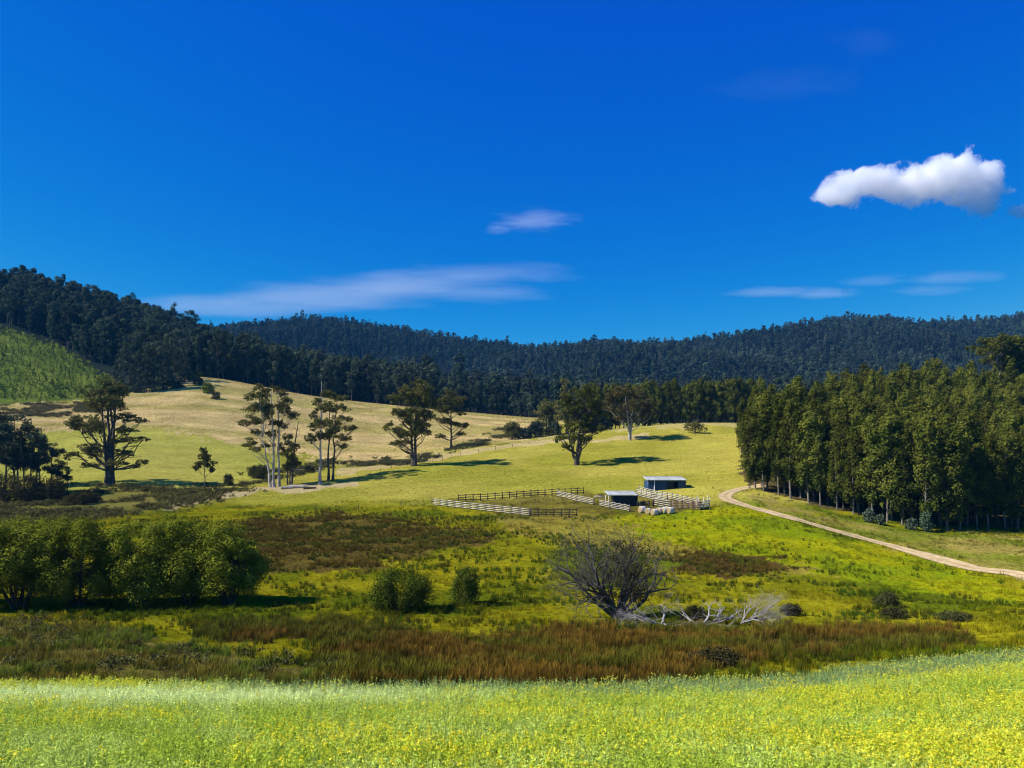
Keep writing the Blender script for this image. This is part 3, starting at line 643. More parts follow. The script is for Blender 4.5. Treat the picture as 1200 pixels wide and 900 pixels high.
shaped_tree('gum_tree', 'short dark bushy gum between the two knoll clumps', 'tree', 338, 568,
    [(0, 55, 5, 5), (6, 47, 8, 5), (-4, 42, 7, 6), (2, 33, 9, 6), (5, 23, 8, 5), (12, 25, 5, 3), (-4, 22, 5, 4)], 55, 5, trunks=((-1, 0, 54), (2, 4, 45)), tr=0.2, leaf=0.4, group=GA, dmin=150, dmax=230)
shaped_tree('gum_tree', 'tallest pale-stemmed gum of the right-hand knoll clump with bare top', 'tree', 375, 568,
    [(5, 108, 7, 4), (-5, 97, 7, 4), (3, 89, 6, 4), (-9, 82, 6, 4), (-10, 69, 6, 5), (1, 72, 7, 5), (-8, 55, 7, 5), (0, 58, 6, 6), (-14, 19, 8, 4)], 118, 6, trunks=((0, 2, 122),), tr=0.36, bark=M_palebark, leaf=0.4, group=GA, dmin=150, dmax=230)
shaped_tree('gum_tree', 'middle gum of the right-hand knoll clump with rounded top', 'tree', 385, 563,
    [(4, 103, 7, 4), (10, 96, 7, 4), (0, 88, 7, 5), (9, 84, 8, 4), (2, 70, 9, 6), (0, 54, 8, 6), (6, 60, 7, 5)], 106, 7, trunks=((0, 2, 102),), tr=0.3, leaf=0.4, group=GA, dmin=150, dmax=230)
shaped_tree('gum_tree', 'gum of the right-hand knoll clump with foliage tiers reaching right', 'tree', 390, 563,
    [(15, 97, 6, 3), (12, 86, 7, 4), (16, 73, 8, 3.5), (20, 61, 7, 3.5), (27, 63, 4, 2.5), (11, 51, 9, 4), (15, 41, 7, 3), (5, 66, 6, 5)], 100, 8, trunks=((0, 5, 96),), tr=0.3, leaf=0.4, group=GA, dmin=150, dmax=230)
shaped_tree('gum_tree', 'broad dark gum with a dense round crown at the field edge', 'tree', 486, 546,
    [(5, 95, 12, 6), (-9, 88, 12, 6), (15, 87, 11, 7), (-20, 78, 8, 6), (-4, 78, 15, 8), (9, 78, 12, 8), (20, 76, 8, 7), (-24, 65, 7, 4), (-11, 62, 12, 6), (5, 62, 12, 7), (16, 62, 8, 6), (-34, 47, 6, 4), (-4, 51, 12, 6), (10, 50, 9, 6), (-20, 43, 8, 5), (13, 40, 6, 4), (-10, 37, 11, 5), (4, 40, 10, 5), (-25, 27, 6, 3), (-14, 28, 8, 3)], 98, 9, trunks=((0, 2, 92), (-2, -6, 80)), tr=0.5, leaf=0.46, dmin=150, dmax=235)
shaped_tree('gum_tree', 'smaller dark gum just behind the broad field-edge gum', 'tree', 529, 525,
    [(0, 64, 8, 5), (-11, 56, 9, 5), (0, 54, 12, 6), (10, 56, 9, 6), (-16, 47, 8, 4), (-6, 45, 10, 4), (8, 43, 10, 4), (-20, 37, 6, 3), (-8, 32, 9, 3), (1, 30, 7, 3), (10, 28, 7, 3), (17, 28, 5, 3), (-13, 14, 6, 2.5), (12, 18, 5, 2.5)], 66, 10, trunks=((0, 0, 62),), tr=0.42, leaf=0.48, dmin=180, dmax=300)
shaped_tree('gum_tree', 'large leaning gum alone in the middle of the green paddock', 'tree', 676, 545,
    [(6, 85, 12, 7), (17, 89, 8, 5), (-9, 77, 11, 8), (22, 72, 10, 9), (-2, 64, 13, 8), (10, 72, 11, 8), (26, 60, 9, 7), (10, 54, 13, 7), (-9, 46, 10, 6), (9, 44, 12, 6), (24, 43, 7, 5), (-20, 32, 7, 4), (-4, 32, 10, 5), (11, 32, 9, 4), (-15, 22, 6, 3)], 92, 11, trunks=((0, 6, 84), (-1, -14, 50), (0, 14, 66)), tr=0.5, leaf=0.46, lmat=leaf_mat('paddock_gum_leaves', (0.080, 0.090, 0.016), (0.14, 0.145, 0.028), 0.18, 0.35), dmin=150, dmax=290)
shaped_tree('gum_tree', 'brownish open-crowned gum with forked pale trunk on the paddock crest', 'tree', 738, 516,
    [(-8, 57, 12, 6), (-20, 51, 10, 6), (-27, 45, 8, 5), (8, 52, 11, 7), (20, 43, 10, 7), (-17, 38, 10, 5), (2, 40, 12, 6), (16, 30, 9, 5), (-12, 27, 7, 4), (24, 33, 7, 5)], 62, 12, trunks=((0, -6, 56), (0, 5, 55)), tr=0.4, bark=M_palebark, lmat=M_gum_brown, leaf=0.5, dmin=200, dmax=300)
shaped_tree('tall_tree', 'thin dark tree rising above the trees behind the paddock gum', 'tree', 664, 506,
    [(0, 62, 5, 4), (-4, 54, 5, 3), (5, 52, 6, 4), (0, 45, 8, 4), (-6, 36, 9, 5), (6, 34, 9, 5), (-8, 22, 9, 6), (5, 20, 9, 6)], 65, 13, d=318, tr=0.4, leaf=0.6)
shaped_tree('dark_tree', 'rounded dark tree at the wood end beyond the pale paddock crest', 'tree', 640, 508,
    [(0, 38, 7, 6), (-6, 30, 8, 6), (6, 31, 8, 6), (0, 22, 12, 7), (-9, 14, 8, 6), (9, 14, 8, 6)], 40, 14, d=322, tr=0.4, leaf=0.6)
shaped_tree('dark_tree', 'low grey-green tree in the hollow left of the dark wood', 'tree', 600, 513,
    [(0, 18, 6, 4), (-5, 12, 6, 5), (5, 12, 6, 5), (0, 7, 9, 5)], 18, 15, d=312, tr=0.3, leaf=0.5)
shaped_tree('dark_tree', 'spreading low dark tree on the paddock crest before the far plantation', 'tree', 815, 507,
    [(-6, 10, 7, 4), (6, 10, 7, 4), (0, 13, 6, 4), (-10, 6, 5, 3), (10, 6, 5, 3), (0, 6, 9, 4)], 12, 16, d=262, tr=0.22, leaf=0.4, kper=6)

# bare snag on the knoll
def bare_tree(mb, base, dirs, L0, r0, levels, r, shrink=0.72, spread=0.55, upb=0.15, sides=(7, 6, 5, 4, 3, 3, 3), nsplit=(3, 3, 3, 3, 2, 2, 2)):
    tips = []
    stack = [(np.asarray(base, float), np.asarray(d, float) / np.linalg.norm(d), L0 * r.uniform(0.8, 1.2), r0 * r.uniform(0.8, 1.1), 0) for d in dirs]
    while stack:
        p, d, L, rad, lv = stack.pop()
        n = 4; pts = [p]; dd = d.copy()
        for k in range(n - 1):
            dd = dd + r.normal(size=3) * 0.16; dd[2] += upb * 0.25; dd /= np.linalg.norm(dd); pts.append(pts[-1] + dd * L / (n - 1))
        r1 = rad * 0.62
        mb.tube(pts, np.linspace(rad, r1, n), sides[lv], cap=lv >= levels - 1)
        if lv + 1 < levels:
            for k in range(nsplit[lv]):
                nd = dd + r.normal(size=3) * spread; nd[2] += upb; nd /= np.linalg.norm(nd)
                j = int(r.integers(1, n)) if k else n - 1
                stack.append((pts[j], nd, L * shrink * r.uniform(0.7, 1.2), r1 * (0.95 if k == 0 else 0.7), lv + 1))
        else: tips.append(pts[-1])
    return np.array(tips)
r = np.random.default_rng(31); p = ground(342, 567, 150, 230); mb = MB(); kk = p[1] / F
c = np.array([[0, 0, -0.2], [1 * kk, 0, 20 * kk], [3 * kk, 0.2, 45 * kk], [6 * kk, 0, 62 * kk], [8 * kk, 0, 74 * kk]])
mb.tube(c, [0.3, 0.24, 0.18, 0.12, 0.06], 7)
for q, d in ((c[2], (-5, 0, 9)), (c[3], (-6, 1, 9)), (c[2] + (c[3] - c[2]) * 0.5, (5, -1, 6)), (c[3], (4, 1, 5))):
    limb(mb, q, q + np.array(d) * kk, 0.08, 0.02, r, 4, 0.1, 4)
tag(link('dead_tree', mb.mesh('dead_tree', M_deadwood, True), loc=p), 'leaning leafless grey snag beside the knoll gums', 'dead tree')

# willows along the creek: several stems each, rounded crowns
def willow(px, py, d, half, hpx, seed, label):
    r = np.random.default_rng(seed); p = at_depth(px, d); k = d / F; H = hpx * k; W = half * k * 1.05
    root = empty('willow_tree', p - np.array([0, 0, 0.1])); tag(root, label, 'tree', 'willow trees along the creek')
    cl = []
    for _ in range(98):
        a = r.uniform(0, 6.28); f = r.random() ** 0.5; z = r.uniform(0.2, 0.93)
        prof = math.sqrt(max(0.0, 1 - ((z - 0.46) / 0.53) ** 2)) * (0.9 if z < 0.4 else 1.0)
        rr = W * prof * (0.45 + 0.55 * f) * r.uniform(0.85, 1.15); z *= r.uniform(0.92, 1.07); s = r.uniform(0.6, 1.3) * H * 0.13
        cl.append([rr * math.cos(a), rr * 0.9 * math.sin(a), z * H, s * 1.05, s * 1.05, s])
    cl = np.array(cl); mb = MB()
    for k2 in range(7):
        a = k2 / 7 * 6.28 + r.uniform(-.3, .3); b = np.array([0.25 * math.cos(a), 0.25 * math.sin(a), -0.1]); lean = r.uniform(0.25, 0.62)
        t = np.array([W * lean * math.cos(a), W * lean * math.sin(a), H * r.uniform(0.5, 0.75)])
        n = 6; f = np.linspace(0, 1, n)[:, None]; c = b + (t - b) * f; c[:, :2] += (t[:2] - b[:2]) * 0.25 * np.sin(f * 3.14) + r.normal(size=(n, 2)) * 0.07
        mb.tube(c, np.linspace(0.15, 0.05, n) * r.uniform(0.8, 1.3), 6)
        for _ in range(5):
            j = int(r.integers(1, n)); q = cl[np.argmin(np.linalg.norm(cl[:, :3] - c[j] - r.normal(size=3) * W * 0.5, axis=1)), :3]; limb(mb, c[j], q, 0.055, 0.015, r, 4, 0.1, 4)
    link('trunk', mb.mesh('trunk', M_bark, True), root)
    Vv, Q = leaves_of(cl, 110, 0.23, r, out=1.1, rnd=0.32, shell=0.3, asp=0.5, nmax=44000)
    link('crown', make_mesh('crown', Vv, [Q], M_willow), root)
willow(-45, 0, 74, 50, 112, 200, 'willow cut off by the left edge of the photo')
willow(22, 0, 73, 48, 108, 201, 'willow at the left end of the creek row with lower twigs spread wide')
willow(92, 0, 74, 48, 104, 202, 'willow second in from the left end of the creek row')
willow(165, 0, 75, 46, 97, 203, 'willow in the middle of the creek row with open stems at its foot')
willow(222, 0, 76, 44, 93, 204, 'willow next to last before the right end of the creek row')
willow(268, 0, 75, 35, 90, 205, 'willow at the right end of the creek row beside the brown rushes')

# shrubs
def shrub(name, label, px, py, half, hpx, seed, mat, d=None, leaf=0.16, nmax=9000, group=None, cat='shrub', dmin=40, dmax=700, flat=0.5):
    r = np.random.default_rng(seed); p = at_depth(px, d) if d else ground(px, py, dmin, dmax); k = p[1] / F; W, H = half * k, hpx * k
    root = empty(name, p - np.array([0, 0, 0.05])); tag(root, label, cat, group)
    cl = []
    for _ in range(64):
        a = r.uniform(0, 6.28); z = r.uniform(0.08, 0.86); prof = math.sqrt(max(0.05, 1 - ((z - 0.34) / 0.57) ** 2)); rr = W * prof * r.uniform(0.15, 1.0) ** 0.6 * 0.86
        s = r.uniform(0.18, 0.31)
        cl.append([rr * math.cos(a), rr * math.sin(a), z * H, W * s, W * s, H * s * 0.95])
    cl = np.array(cl); mb = MB()
    for _ in range(9):
        c = cl[int(r.integers(len(cl)))]; limb(mb, (r.normal() * .08, r.normal() * .08, -0.05), c[:3], 0.035 * H, 0.01 * H, r, 4, 0.1, 4)
    link('stems', mb.mesh('stems', M_bark, True), root)
    Vv, Q = leaves_of(cl, 3.2 / leaf ** 2, leaf, r, nmax=nmax, shell=0.3)
    link('foliage', make_mesh('foliage', Vv, [Q], mat), root)
    return root
shrub('round_shrub', 'wide round dark green shrub on the creek flat', 469, 716, 42, 50, 301, M_shrub, leaf=0.16, nmax=40000)
shrub('round_shrub', 'small neat round shrub to the right of the wide one', 545, 708, 20, 42, 302, M_shrub, leaf=0.15, nmax=24000)
shrub('low_shrub', 'dark low bush at the crop edge below the rushes', 838, 781, 36, 22, 303, M_deadleaf, leaf=0.13, dmin=36, dmax=60)
shrub('low_shrub', 'dark bush behind the fallen bleached branches', 816, 731, 18, 22, 304, M_deadleaf, leaf=0.13)
shrub('low_shrub', 'small dark bush at the right tip of the fallen branches', 927, 721, 13, 14, 305, M_deadleaf, leaf=0.13)
shrub('low_shrub', 'dark bush on the flat right of the fallen branches, upper of two', 1040, 711, 18, 17, 306, M_scrub, leaf=0.15)
shrub('low_shrub', 'dark bush on the flat right of the fallen branches, lower of two', 1046, 724, 20, 12, 307, M_deadleaf, leaf=0.15)
shrub('low_shrub', 'long low bush under the right stretch of the track', 1118, 727, 24, 11, 308, M_scrub, leaf=0.15)
shrub('low_shrub', 'olive bush left of the knoll gums', 303, 560, 15, 16, 309, M_scrub, leaf=0.3, dmin=150, dmax=240)
shrub('low_shrub', 'dark little bush between the lone sapling and the knoll', 268, 569, 7, 13, 310, M_deadleaf, leaf=0.3, dmin=150, dmax=240)
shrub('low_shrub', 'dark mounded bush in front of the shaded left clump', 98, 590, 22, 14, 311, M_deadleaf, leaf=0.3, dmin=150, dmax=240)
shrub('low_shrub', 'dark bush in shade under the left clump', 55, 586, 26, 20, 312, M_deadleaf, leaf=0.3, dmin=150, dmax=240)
for k, (x, y, w, h, lb) in enumerate(((222, 446, 9, 12, 'pale green bush at the top corner of the golden hill'), (232, 451, 8, 9, 'dark bush on the golden hill below the forest corner'), (244, 461, 8, 13, 'round olive bush on the golden hillside'), (253, 468, 6, 9, 'small dark round bush lowest on the golden hillside'), (240, 437, 12, 6, 'flat green bush on the crest of the golden hill'), (205, 455, 14, 9, 'broad bush at the foot of the forest spur'))):
    shrub('hill_bush', lb, x, y, w, h, 320 + k, M_scrub if k % 2 else M_shrub, leaf=0.6, dmin=280, dmax=440, nmax=2500, group='bushes on the golden hill')
for k, (x, y, w, h) in enumerate(((612, 513, 12, 12), (628, 510, 12, 18), (648, 508, 12, 16), (690, 506, 14, 22), (706, 504, 12, 18))):
    shrub('wood_edge_bush', ['grey-green bush at the left end of the dark wood', 'bush second from the left end of the dark wood', 'bush under the rounded dark tree', 'dark bush under the thin tall tree', 'bush at the foot of the far plantation'][k], x, y, w, h, 340 + k, M_forest, d=314 + 2 * k, leaf=0.6, nmax=3000, group='bushes at the edge of the dark wood')

# bare tree by the creek and fallen limbs
r = np.random.default_rng(77); p = ground(724, 724, 50, 90); mb = MB()
dirs = []
for k in range(9):
    a = k / 9 * 6.28 + r.uniform(-.3, .3); dirs.append((math.cos(a) * r.uniform(0.35, 1.1), math.sin(a) * r.uniform(0.3, 0.9), 1.0))
dirs += [(-1.3, 0.1, 0.75), (1.1, -0.2, 0.8), (0.1, 0, 1)]
tips = bare_tree(mb, (0, 0, -0.1), dirs, 2.0, 0.15, 7, r, 0.76, 0.50, 0.10)
tz = tips[:, 2].max(); print('bare tree', tips.min(0), tips.max(0))
root = empty('bare_tree', p); tag(root, 'twiggy bare grey tree with dark tangled middle beside the fallen branches', 'tree')
kk = 105 * p[1] / F / np.percentile(tips[:, 2], 97)
me = mb.mesh('branches', M_deadwood, True); o = link('branches', me, root); o.scale = (kk, kk, kk)
cl = []
for _ in range(170):
    a = r.uniform(0, 6.28); z = r.uniform(0.15, 0.84); rr = r.random() ** 0.6 * (0.45 + 0.4 * z); cl.append([rr * 4.6 * math.cos(a), rr * 3.6 * math.sin(a), z * 8, 0.5, 0.5, 0.45])
Vv, Q = leaves_of(np.array(cl), 55, 0.13, r, shell=0.1)
link('foliage', make_mesh('foliage', Vv, [Q], M_deadleaf), root)
def fallen(label, px, py, dirs, L, rad, seed, mat, levels=5, spread=0.45, upb=0.05, px1=None):
    r = np.random.default_rng(seed); p = ground(px, py, 50, 90); mb = MB()
    bare_tree(mb, (0, 0, 0.15), dirs, L, rad, levels, r, 0.74, spread, upb)
    me = mb.mesh('fallen_branch', mat, True)
    v = np.empty(len(me.vertices) * 3, np.float32); me.vertices.foreach_get('co', v); v = v.reshape(-1, 3); low = v[:, 2] < -0.05; v[low, 2] = -0.05 + 0.1 * (v[low, 2] + 0.05); me.vertices.foreach_set('co', v.ravel()); me.update()
    o = tag(link('fallen_branch', me, loc=p), label, 'fallen branch'); o.scale = (1.12, 1.12, 0.72) if seed < 503 else (1.05, 1.05, 1.0)
fallen('bleached fallen limb lying right from the foot of the bare tree', 775, 733, [(-1, 0.1, 0.30), (-0.8, -0.3, 0.35), (1, 0, 0.08), (-1, 0.4, 0.15), (0.8, -0.4, 0.12), (0.3, 0.5, 0.2)], 1.75, 0.11, 501, M_bleached, 6, 0.5, 0.0)
fallen('crooked forked dead limb in the middle of the fallen branches', 822, 735, [(-0.7, 0, 0.2), (0.9, 0.1, 0.55), (0.5, -0.1, 0.8), (1, -0.3, 0.25), (-0.5, 0.5, 0.3)], 1.3, 0.14, 502, M_bleached, 5, 0.45, 0.03)
fallen('spray of fine bleached twigs at the right end of the fallen branches', 868, 733, [(0.9, 0, 0.55), (0.6, 0.2, 0.8), (1, -0.2, 0.35), (1.1, 0.1, 0.2), (0.7, -0.1, 0.5), (0.5, 0.3, 0.6), (1, 0.4, 0.3), (0.8, -0.5, 0.4)], 1.3, 0.07, 503, M_bleached, 6, 0.34)
r = np.random.default_rng(505)
for k, (x, y, L, a, lb) in enumerate(((336, 573, 2.6, 0.2, 'pale sawn log at the foot of the knoll gums'), (348, 572, 4.2, -0.1, 'long bleached log lying between the knoll gums'), (363, 573, 3.0, 0.3, 'dark broken log near the right-hand knoll clump'))):
    p = ground(x, y, 150, 230); mb = MB(); d = np.array([math.cos(a), math.sin(a), 0]); rr = (0.35, 0.42, 0.32)[k]
    mb.tube([p - d * L / 2 + (0, 0, rr * 0.8), p + (0, 0, rr * 0.85), p + d * L / 2 + (0, 0, rr * 0.8)], [rr, rr * 0.95, rr * 0.8], 8)
    me = mb.mesh('fallen_log', M_bleached if k < 2 else M_bark, True)
    tag(link('fallen_log', me), lb, 'log')

# ------------------------------------------------------------------ plantation and forest trees
def generic_tree(name, kind, seed):
    r = np.random.default_rng(seed); mb = MB()
    if kind == 'plantation':
        H = 20.0; n = 9; fz = np.linspace(0, 1, n); c = np.stack([0.25 * np.sin(fz * 5 + seed), 0.2 * np.cos(fz * 4 + seed), H * 0.95 * fz], 1); mb.tube(c, 0.19 * (1 - 0.9 * fz) + 0.015, 6)
        cl = []
        lo = r.uniform(0.09, 0.2)
        for _ in range(78):
            z = lo + (1 - lo) * r.random() ** 0.95; prof = (math.sin(min(1, (z - lo) / 0.22) * 1.57)) * (1 - max(0, (z - 0.55) / 0.48) ** 2.4) * 2.3 + 0.3
            a = r.uniform(0, 6.28); rr = prof * r.uniform(0.25, 0.8); s = r.uniform(0.5, 1.15) * (0.6 + 0.25 * prof)
            cl.append([rr * math.cos(a), rr * math.sin(a), z * H, s, s, s * 1.25])
        cl = np.array(cl)
        for q in cl[::3]: limb(mb, (0, 0, max(1.5, q[2] - 1.2)), q[:3], 0.05, 0.015, r, 4, 0.1, 3)
        Vv, Q = leaves_of(cl, 26, 0.42, r, shell=0.3, rnd=0.32, out=1.1, nmax=13000); mat = M_plant
        return mb.mesh('trunk', M_greybark, True), make_mesh('crown', Vv, [Q], mat)
    elif kind == 'clump':
        H = 20.0; n = 8; fz = np.linspace(0, 1, n); c = np.stack([0.5 * np.sin(fz * 3 + seed), 0.4 * np.cos(fz * 3 + seed) - 0.4 * math.cos(seed), H * 0.92 * fz], 1); mb.tube(c, 0.24 * (1 - 0.85 * fz) + 0.02, 6)
        cl = []
        for _ in range(26):
            z = r.uniform(0.42, 0.97); a = r.uniform(0, 6.28); prof = 3.4 * math.sqrt(max(0.05, 1 - ((z - 0.7) / 0.33) ** 2)); rr = prof * r.uniform(0.2, 0.95); s = r.uniform(0.7, 1.4)
            cl.append([rr * math.cos(a), rr * math.sin(a), z * H, s * 1.15, s * 1.15, s * 0.85])
        cl = np.array(cl)
        for q in cl[::2]: limb(mb, (c[3, 0], c[3, 1], max(6, q[2] - 3)), q[:3], 0.08, 0.02, r, 4, 0.1, 4)
        Vv, Q = leaves_of(cl, 30, 0.5, r, shell=0.35, nmax=12000); mat = M_forest
    else:      # forest eucalypt, or the bushier kind of the spur
        H = 25.0; n = 7; fz = np.linspace(0, 1, n); c = np.stack([0.5 * np.sin(fz * 3 + seed), 0.4 * np.cos(fz * 3 + seed) - 0.4 * math.cos(seed), H * 0.9 * fz], 1); mb.tube(c, 0.32 * (1 - 0.85 * fz) + 0.02, 5)
        cl = []
        lo = r.uniform(0.15, 0.34) if kind == 'forest' else 0.03; wid = r.uniform(3.6, 5.0)
        for _ in range(34):
            z = r.uniform(lo, 0.97); a = r.uniform(0, 6.28); prof = wid * math.sqrt(max(0.06, 1 - ((z - (0.62 if kind == 'forest' else 0.45)) / (0.42 if kind == 'forest' else 0.56)) ** 2)); rr = prof * r.uniform(0.2, 0.9); s = r.uniform(0.9, 1.8)
            cl.append([rr * math.cos(a), rr * math.sin(a), z * H, s * 1.1, s * 1.1, s * 0.95])
        cl = np.array(cl)
        for q in cl[::3]: limb(mb, (c[2, 0], c[2, 1], max(5, q[2] - 4)), q[:3], 0.1, 0.03, r, 4, 0.1, 3)
        Vv, Q = leaves_of(cl, 12.0, 0.8, r, shell=0.3, nmax=4200, rnd=0.4); mat = M_forest
    return mb.mesh('trunk', M_bark, True), make_mesh('crown', Vv, [Q], mat)
def kind_set(name, kind, seeds): return [generic_tree(name, kind, s) for s in seeds]
def spawn(sets, used, name, p, rz, sc, label, cat, group):
    k = int(rng.integers(len(sets)))
    if k not in used:
        root = empty(name, p, rz); root.scale = sc
        link('trunk', sets[k][0], root); link('crown', sets[k][1], root); tag(root, label, cat, group); used[k] = root
        return root
    c = copy_tree(used[k], p, rz, sc, label); c['group'] = group
    return c

# right plantation, planted in rows behind the track
sets = kind_set('plantation_tree', 'plantation', range(600, 607)); used = {}
A = ground(876, 573, 130, 170); B = ground(1092, 623, 120, 150); C3 = at_depth(1290, 150)
print('plantation', A, B)
LB = 'dark green plantation gum behind the front row of the stand right of the track'
LF = 'slender plantation gum in the front row of the stand beside the track verge'
npl = 0
fr = (B - A)[:2]; fl = np.linalg.norm(fr); fr /= fl; back = np.array([-fr[1], fr[0]])
if back[1] < 0: back = -back
pts = []
nf = int(fl / 2.6)
for row in range(15):
    d = row * (3.2 if row < 4 else 7.5) + (0 if row < 4 else -16)
    step = 3.0 if row < 2 else (5.0 if row < 6 else 6.0)
    for t in np.arange(0, fl + 0.1, step): pts.append((A[:2] + fr * t + back * d + rng.normal(size=2) * 0.4, row))
# right wing, running back to the right from the front corner
wr = (C3 - B)[:2]; wl = np.linalg.norm(wr); wr /= wl; wb = np.array([-wr[1], wr[0]])
if wb[1] < 0: wb = -wb
for row in range(12):
    d = row * (3.4 if row < 3 else 8.0) + (0 if row < 3 else -12)
    step = 3.4 if row < 2 else 6.2
    for t in np.arange(3 + row * 0.4, wl * 0.98 + d * 0.55, step): pts.append((B[:2] + wr * t + wb * d + rng.normal(size=2) * 0.5, row))
for x in np.arange(1095, 1262, 15):
    for d in (204, 217, 230):
        q = at_depth(x + rng.normal() * 3, d + rng.normal() * 2); pts.append((q[:2], 9))
taken = []
for q, row in pts:
    pxq = CX + F * q[0] / q[1]
    if pxq < 867 or pxq > 1290: continue
    if any((q[0] - a) ** 2 + (q[1] - b) ** 2 < 3.2 for a, b in taken): continue
    taken.append((q[0], q[1]))
    z = float(height(q[0], q[1])); s = rng.uniform(0.78, 1.10) * (0.98 if row else 0.95); w = rng.uniform(0.88, 1.18)
    spawn(sets, used, 'plantation_tree', (q[0], q[1], z - 0.1), rng.uniform(0, 6.28), (s * w, s * w, s), LF if row == 0 else LB, 'tree', 'front row plantation gums right of the track' if row == 0 else 'inner plantation gums right of the track'); npl += 1
print('right plantation', npl)
# juvenile blue-green regrowth at the front corner
for k, (x, y, w, h, lb) in enumerate(((1018, 611, 7, 17, 'grey-green juvenile gum low at the plantation front'), (1032, 614, 6, 13, 'smaller grey-green juvenile gum right of its taller twin at the plantation front'), (1068, 620, 8, 14, 'low greyish juvenile gum near the plantation corner'), (1085, 622, 8, 24, 'tallest greyish juvenile gum at the plantation corner'))):
    p0 = ground(x, y + 1, 110, 160)
    shrub('juvenile_gum', lb, x, y + 1, w, h, 360 + k, M_plant_blue if k % 2 == 0 else leaf_mat('juvenile_leaves_green', (0.09, 0.13, 0.07), (0.13, 0.18, 0.10), 0.2, 0.5), leaf=0.34, nmax=1600, group='juvenile gums at the plantation front', cat='tree', dmin=110, dmax=160)
shaped_tree('gum_tree', 'tall old gum with bare white limbs rising above the plantation', 'tree', 1168, 478,
    [(0, 97, 11, 6), (18, 92, 12, 7), (31, 84, 10, 7), (-9, 91, 9, 5), (8, 86, 12, 7), (22, 82, 12, 8), (36, 72, 10, 8), (5, 92, 13, 7), (-12, 84, 12, 6), (14, 82, 13, 8), (26, 74, 12, 8), (-2, 76, 12, 6), (14, 66, 15, 9), (30, 60, 11, 8), (22, 48, 16, 10), (6, 52, 10, 7), (34, 44, 10, 8)], 95, 17, d=240, tr=0.5, bark=M_palebark, leaf=0.55, lmat=M_plant, trunks=((0, 5, 78), (2, 16, 70)), bare=((0, 18, -26, 46), (-2, 25, -20, 56), (-4, 20, -12, 60), (-10, 30, -30, 36), (-8, 26, -24, 52)))

# far plantation: pale-stemmed rows beyond the paddock crest
setsb = kind_set('plantation_tree', 'plantation', range(620, 625)); usedb = {}; nb_ = 0
for row in range(2):
    for x in np.arange(694 + row * 3.2, 895, 6.4):
        d = 322 + row * 7 + rng.normal() * 0.8; p = at_depth(x + rng.normal() * 1.2, d); s = rng.uniform(0.88, 1.08) * 0.93
        spawn(setsb, usedb, 'plantation_tree', p - np.array([0, 0, 0.2]), rng.uniform(0, 6.28), (s * 1.1, s * 1.1, s), 'slim plantation tree in the straight dark row beyond the paddock crest', 'tree', 'plantation trees beyond the paddock crest'); nb_ += 1
# left clump
setsc = kind_set('clump_tree', 'clump', range(640, 645)); usedc = {}
for k, (x, d, s) in enumerate(((-60, 190, 1.15), (-35, 183, 1.1), (-12, 186, 1.08), (4, 181, 1.02), (16, 186, 1.0), (26, 180, 0.88), (36, 186, 0.86), (47, 182, 0.78), (58, 186, 0.66), (68, 183, 0.58), (78, 185, 0.46), (-5, 196, 1.1), (20, 198, 0.98), (42, 196, 0.82))):
    p = at_depth(x, d)
    spawn(setsc, usedc, 'clump_tree', p - np.array([0, 0, 0.15]), rng.uniform(0, 6.28), (s * 1.05, s * 1.05, s), {0.46: 'smallest tree at the right tip of the shaded left clump', 0.58: 'second smallest tree near the right tip of the shaded left clump'}.get(s, 'dark bluish tree in the tall part of the shaded clump at the pasture edge'), 'tree', 'trees of the shaded clump on the left')
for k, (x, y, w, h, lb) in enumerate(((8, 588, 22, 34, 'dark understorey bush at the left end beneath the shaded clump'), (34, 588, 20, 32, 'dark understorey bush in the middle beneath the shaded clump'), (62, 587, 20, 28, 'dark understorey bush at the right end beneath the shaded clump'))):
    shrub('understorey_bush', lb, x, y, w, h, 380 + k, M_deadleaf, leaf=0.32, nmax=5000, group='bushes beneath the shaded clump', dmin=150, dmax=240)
# forest edge trees, one by one
setsf = kind_set('forest_tree', 'forest', range(660, 668)); usedf = {}; nf_ = 0
for x in np.arange(236, 640, 9.5):
    for row in range(2):
        d = np.interp(x, [236, 300, 450, 640], [436, 446, 440, 446]) + row * 14 + rng.normal() * 3; p = at_depth(x + rng.normal() * 2.5, d)
        s = rng.uniform(0.75, 1.1) * np.interp(x, [236, 300, 400, 520, 560, 640], [1.05, 1.12, 1.0, 0.85, 0.6, 0.55])
        spawn(setsf, usedf, 'forest_tree', p - np.array([0, 0, 0.3]), rng.uniform(0, 6.28), (s, s, s), ('dark forest gum in the front of the belt along the top of the golden hill', 'dark forest gum behind the front of the belt topping the golden hill')[row], 'tree', ('front forest gums along the golden hill', 'inner forest gums along the golden hill')[row]); nf_ += 1
usedg = {}; setsg = kind_set('spur_tree', 'spur', range(680, 684))
for (x, y, s) in ((150, 459, 1.0), (162, 460, 0.9), (172, 460, 1.0), (183, 459, 1.05), (193, 457, 1.0), (203, 454, 1.0), (212, 448, 0.95), (157, 452, 1.05), (178, 452, 1.1), (198, 448, 1.1), (218, 441, 0.9), (140, 456, 0.75), (208, 440, 1.1), (188, 444, 1.1), (168, 446, 1.1), (226, 436, 0.8)):
    p = ground(x, y, 330, 470)
    spawn(setsg, usedg, 'spur_tree', p - np.array([0, 0, 0.3]), rng.uniform(0, 6.28), (s, s, s * 0.95), 'dark bushy gum in the forest spur above the golden hill', 'tree', 'gums of the forest spur'); nf_ += 1
print('forest individuals', nf_, 'far plantation', nb_)
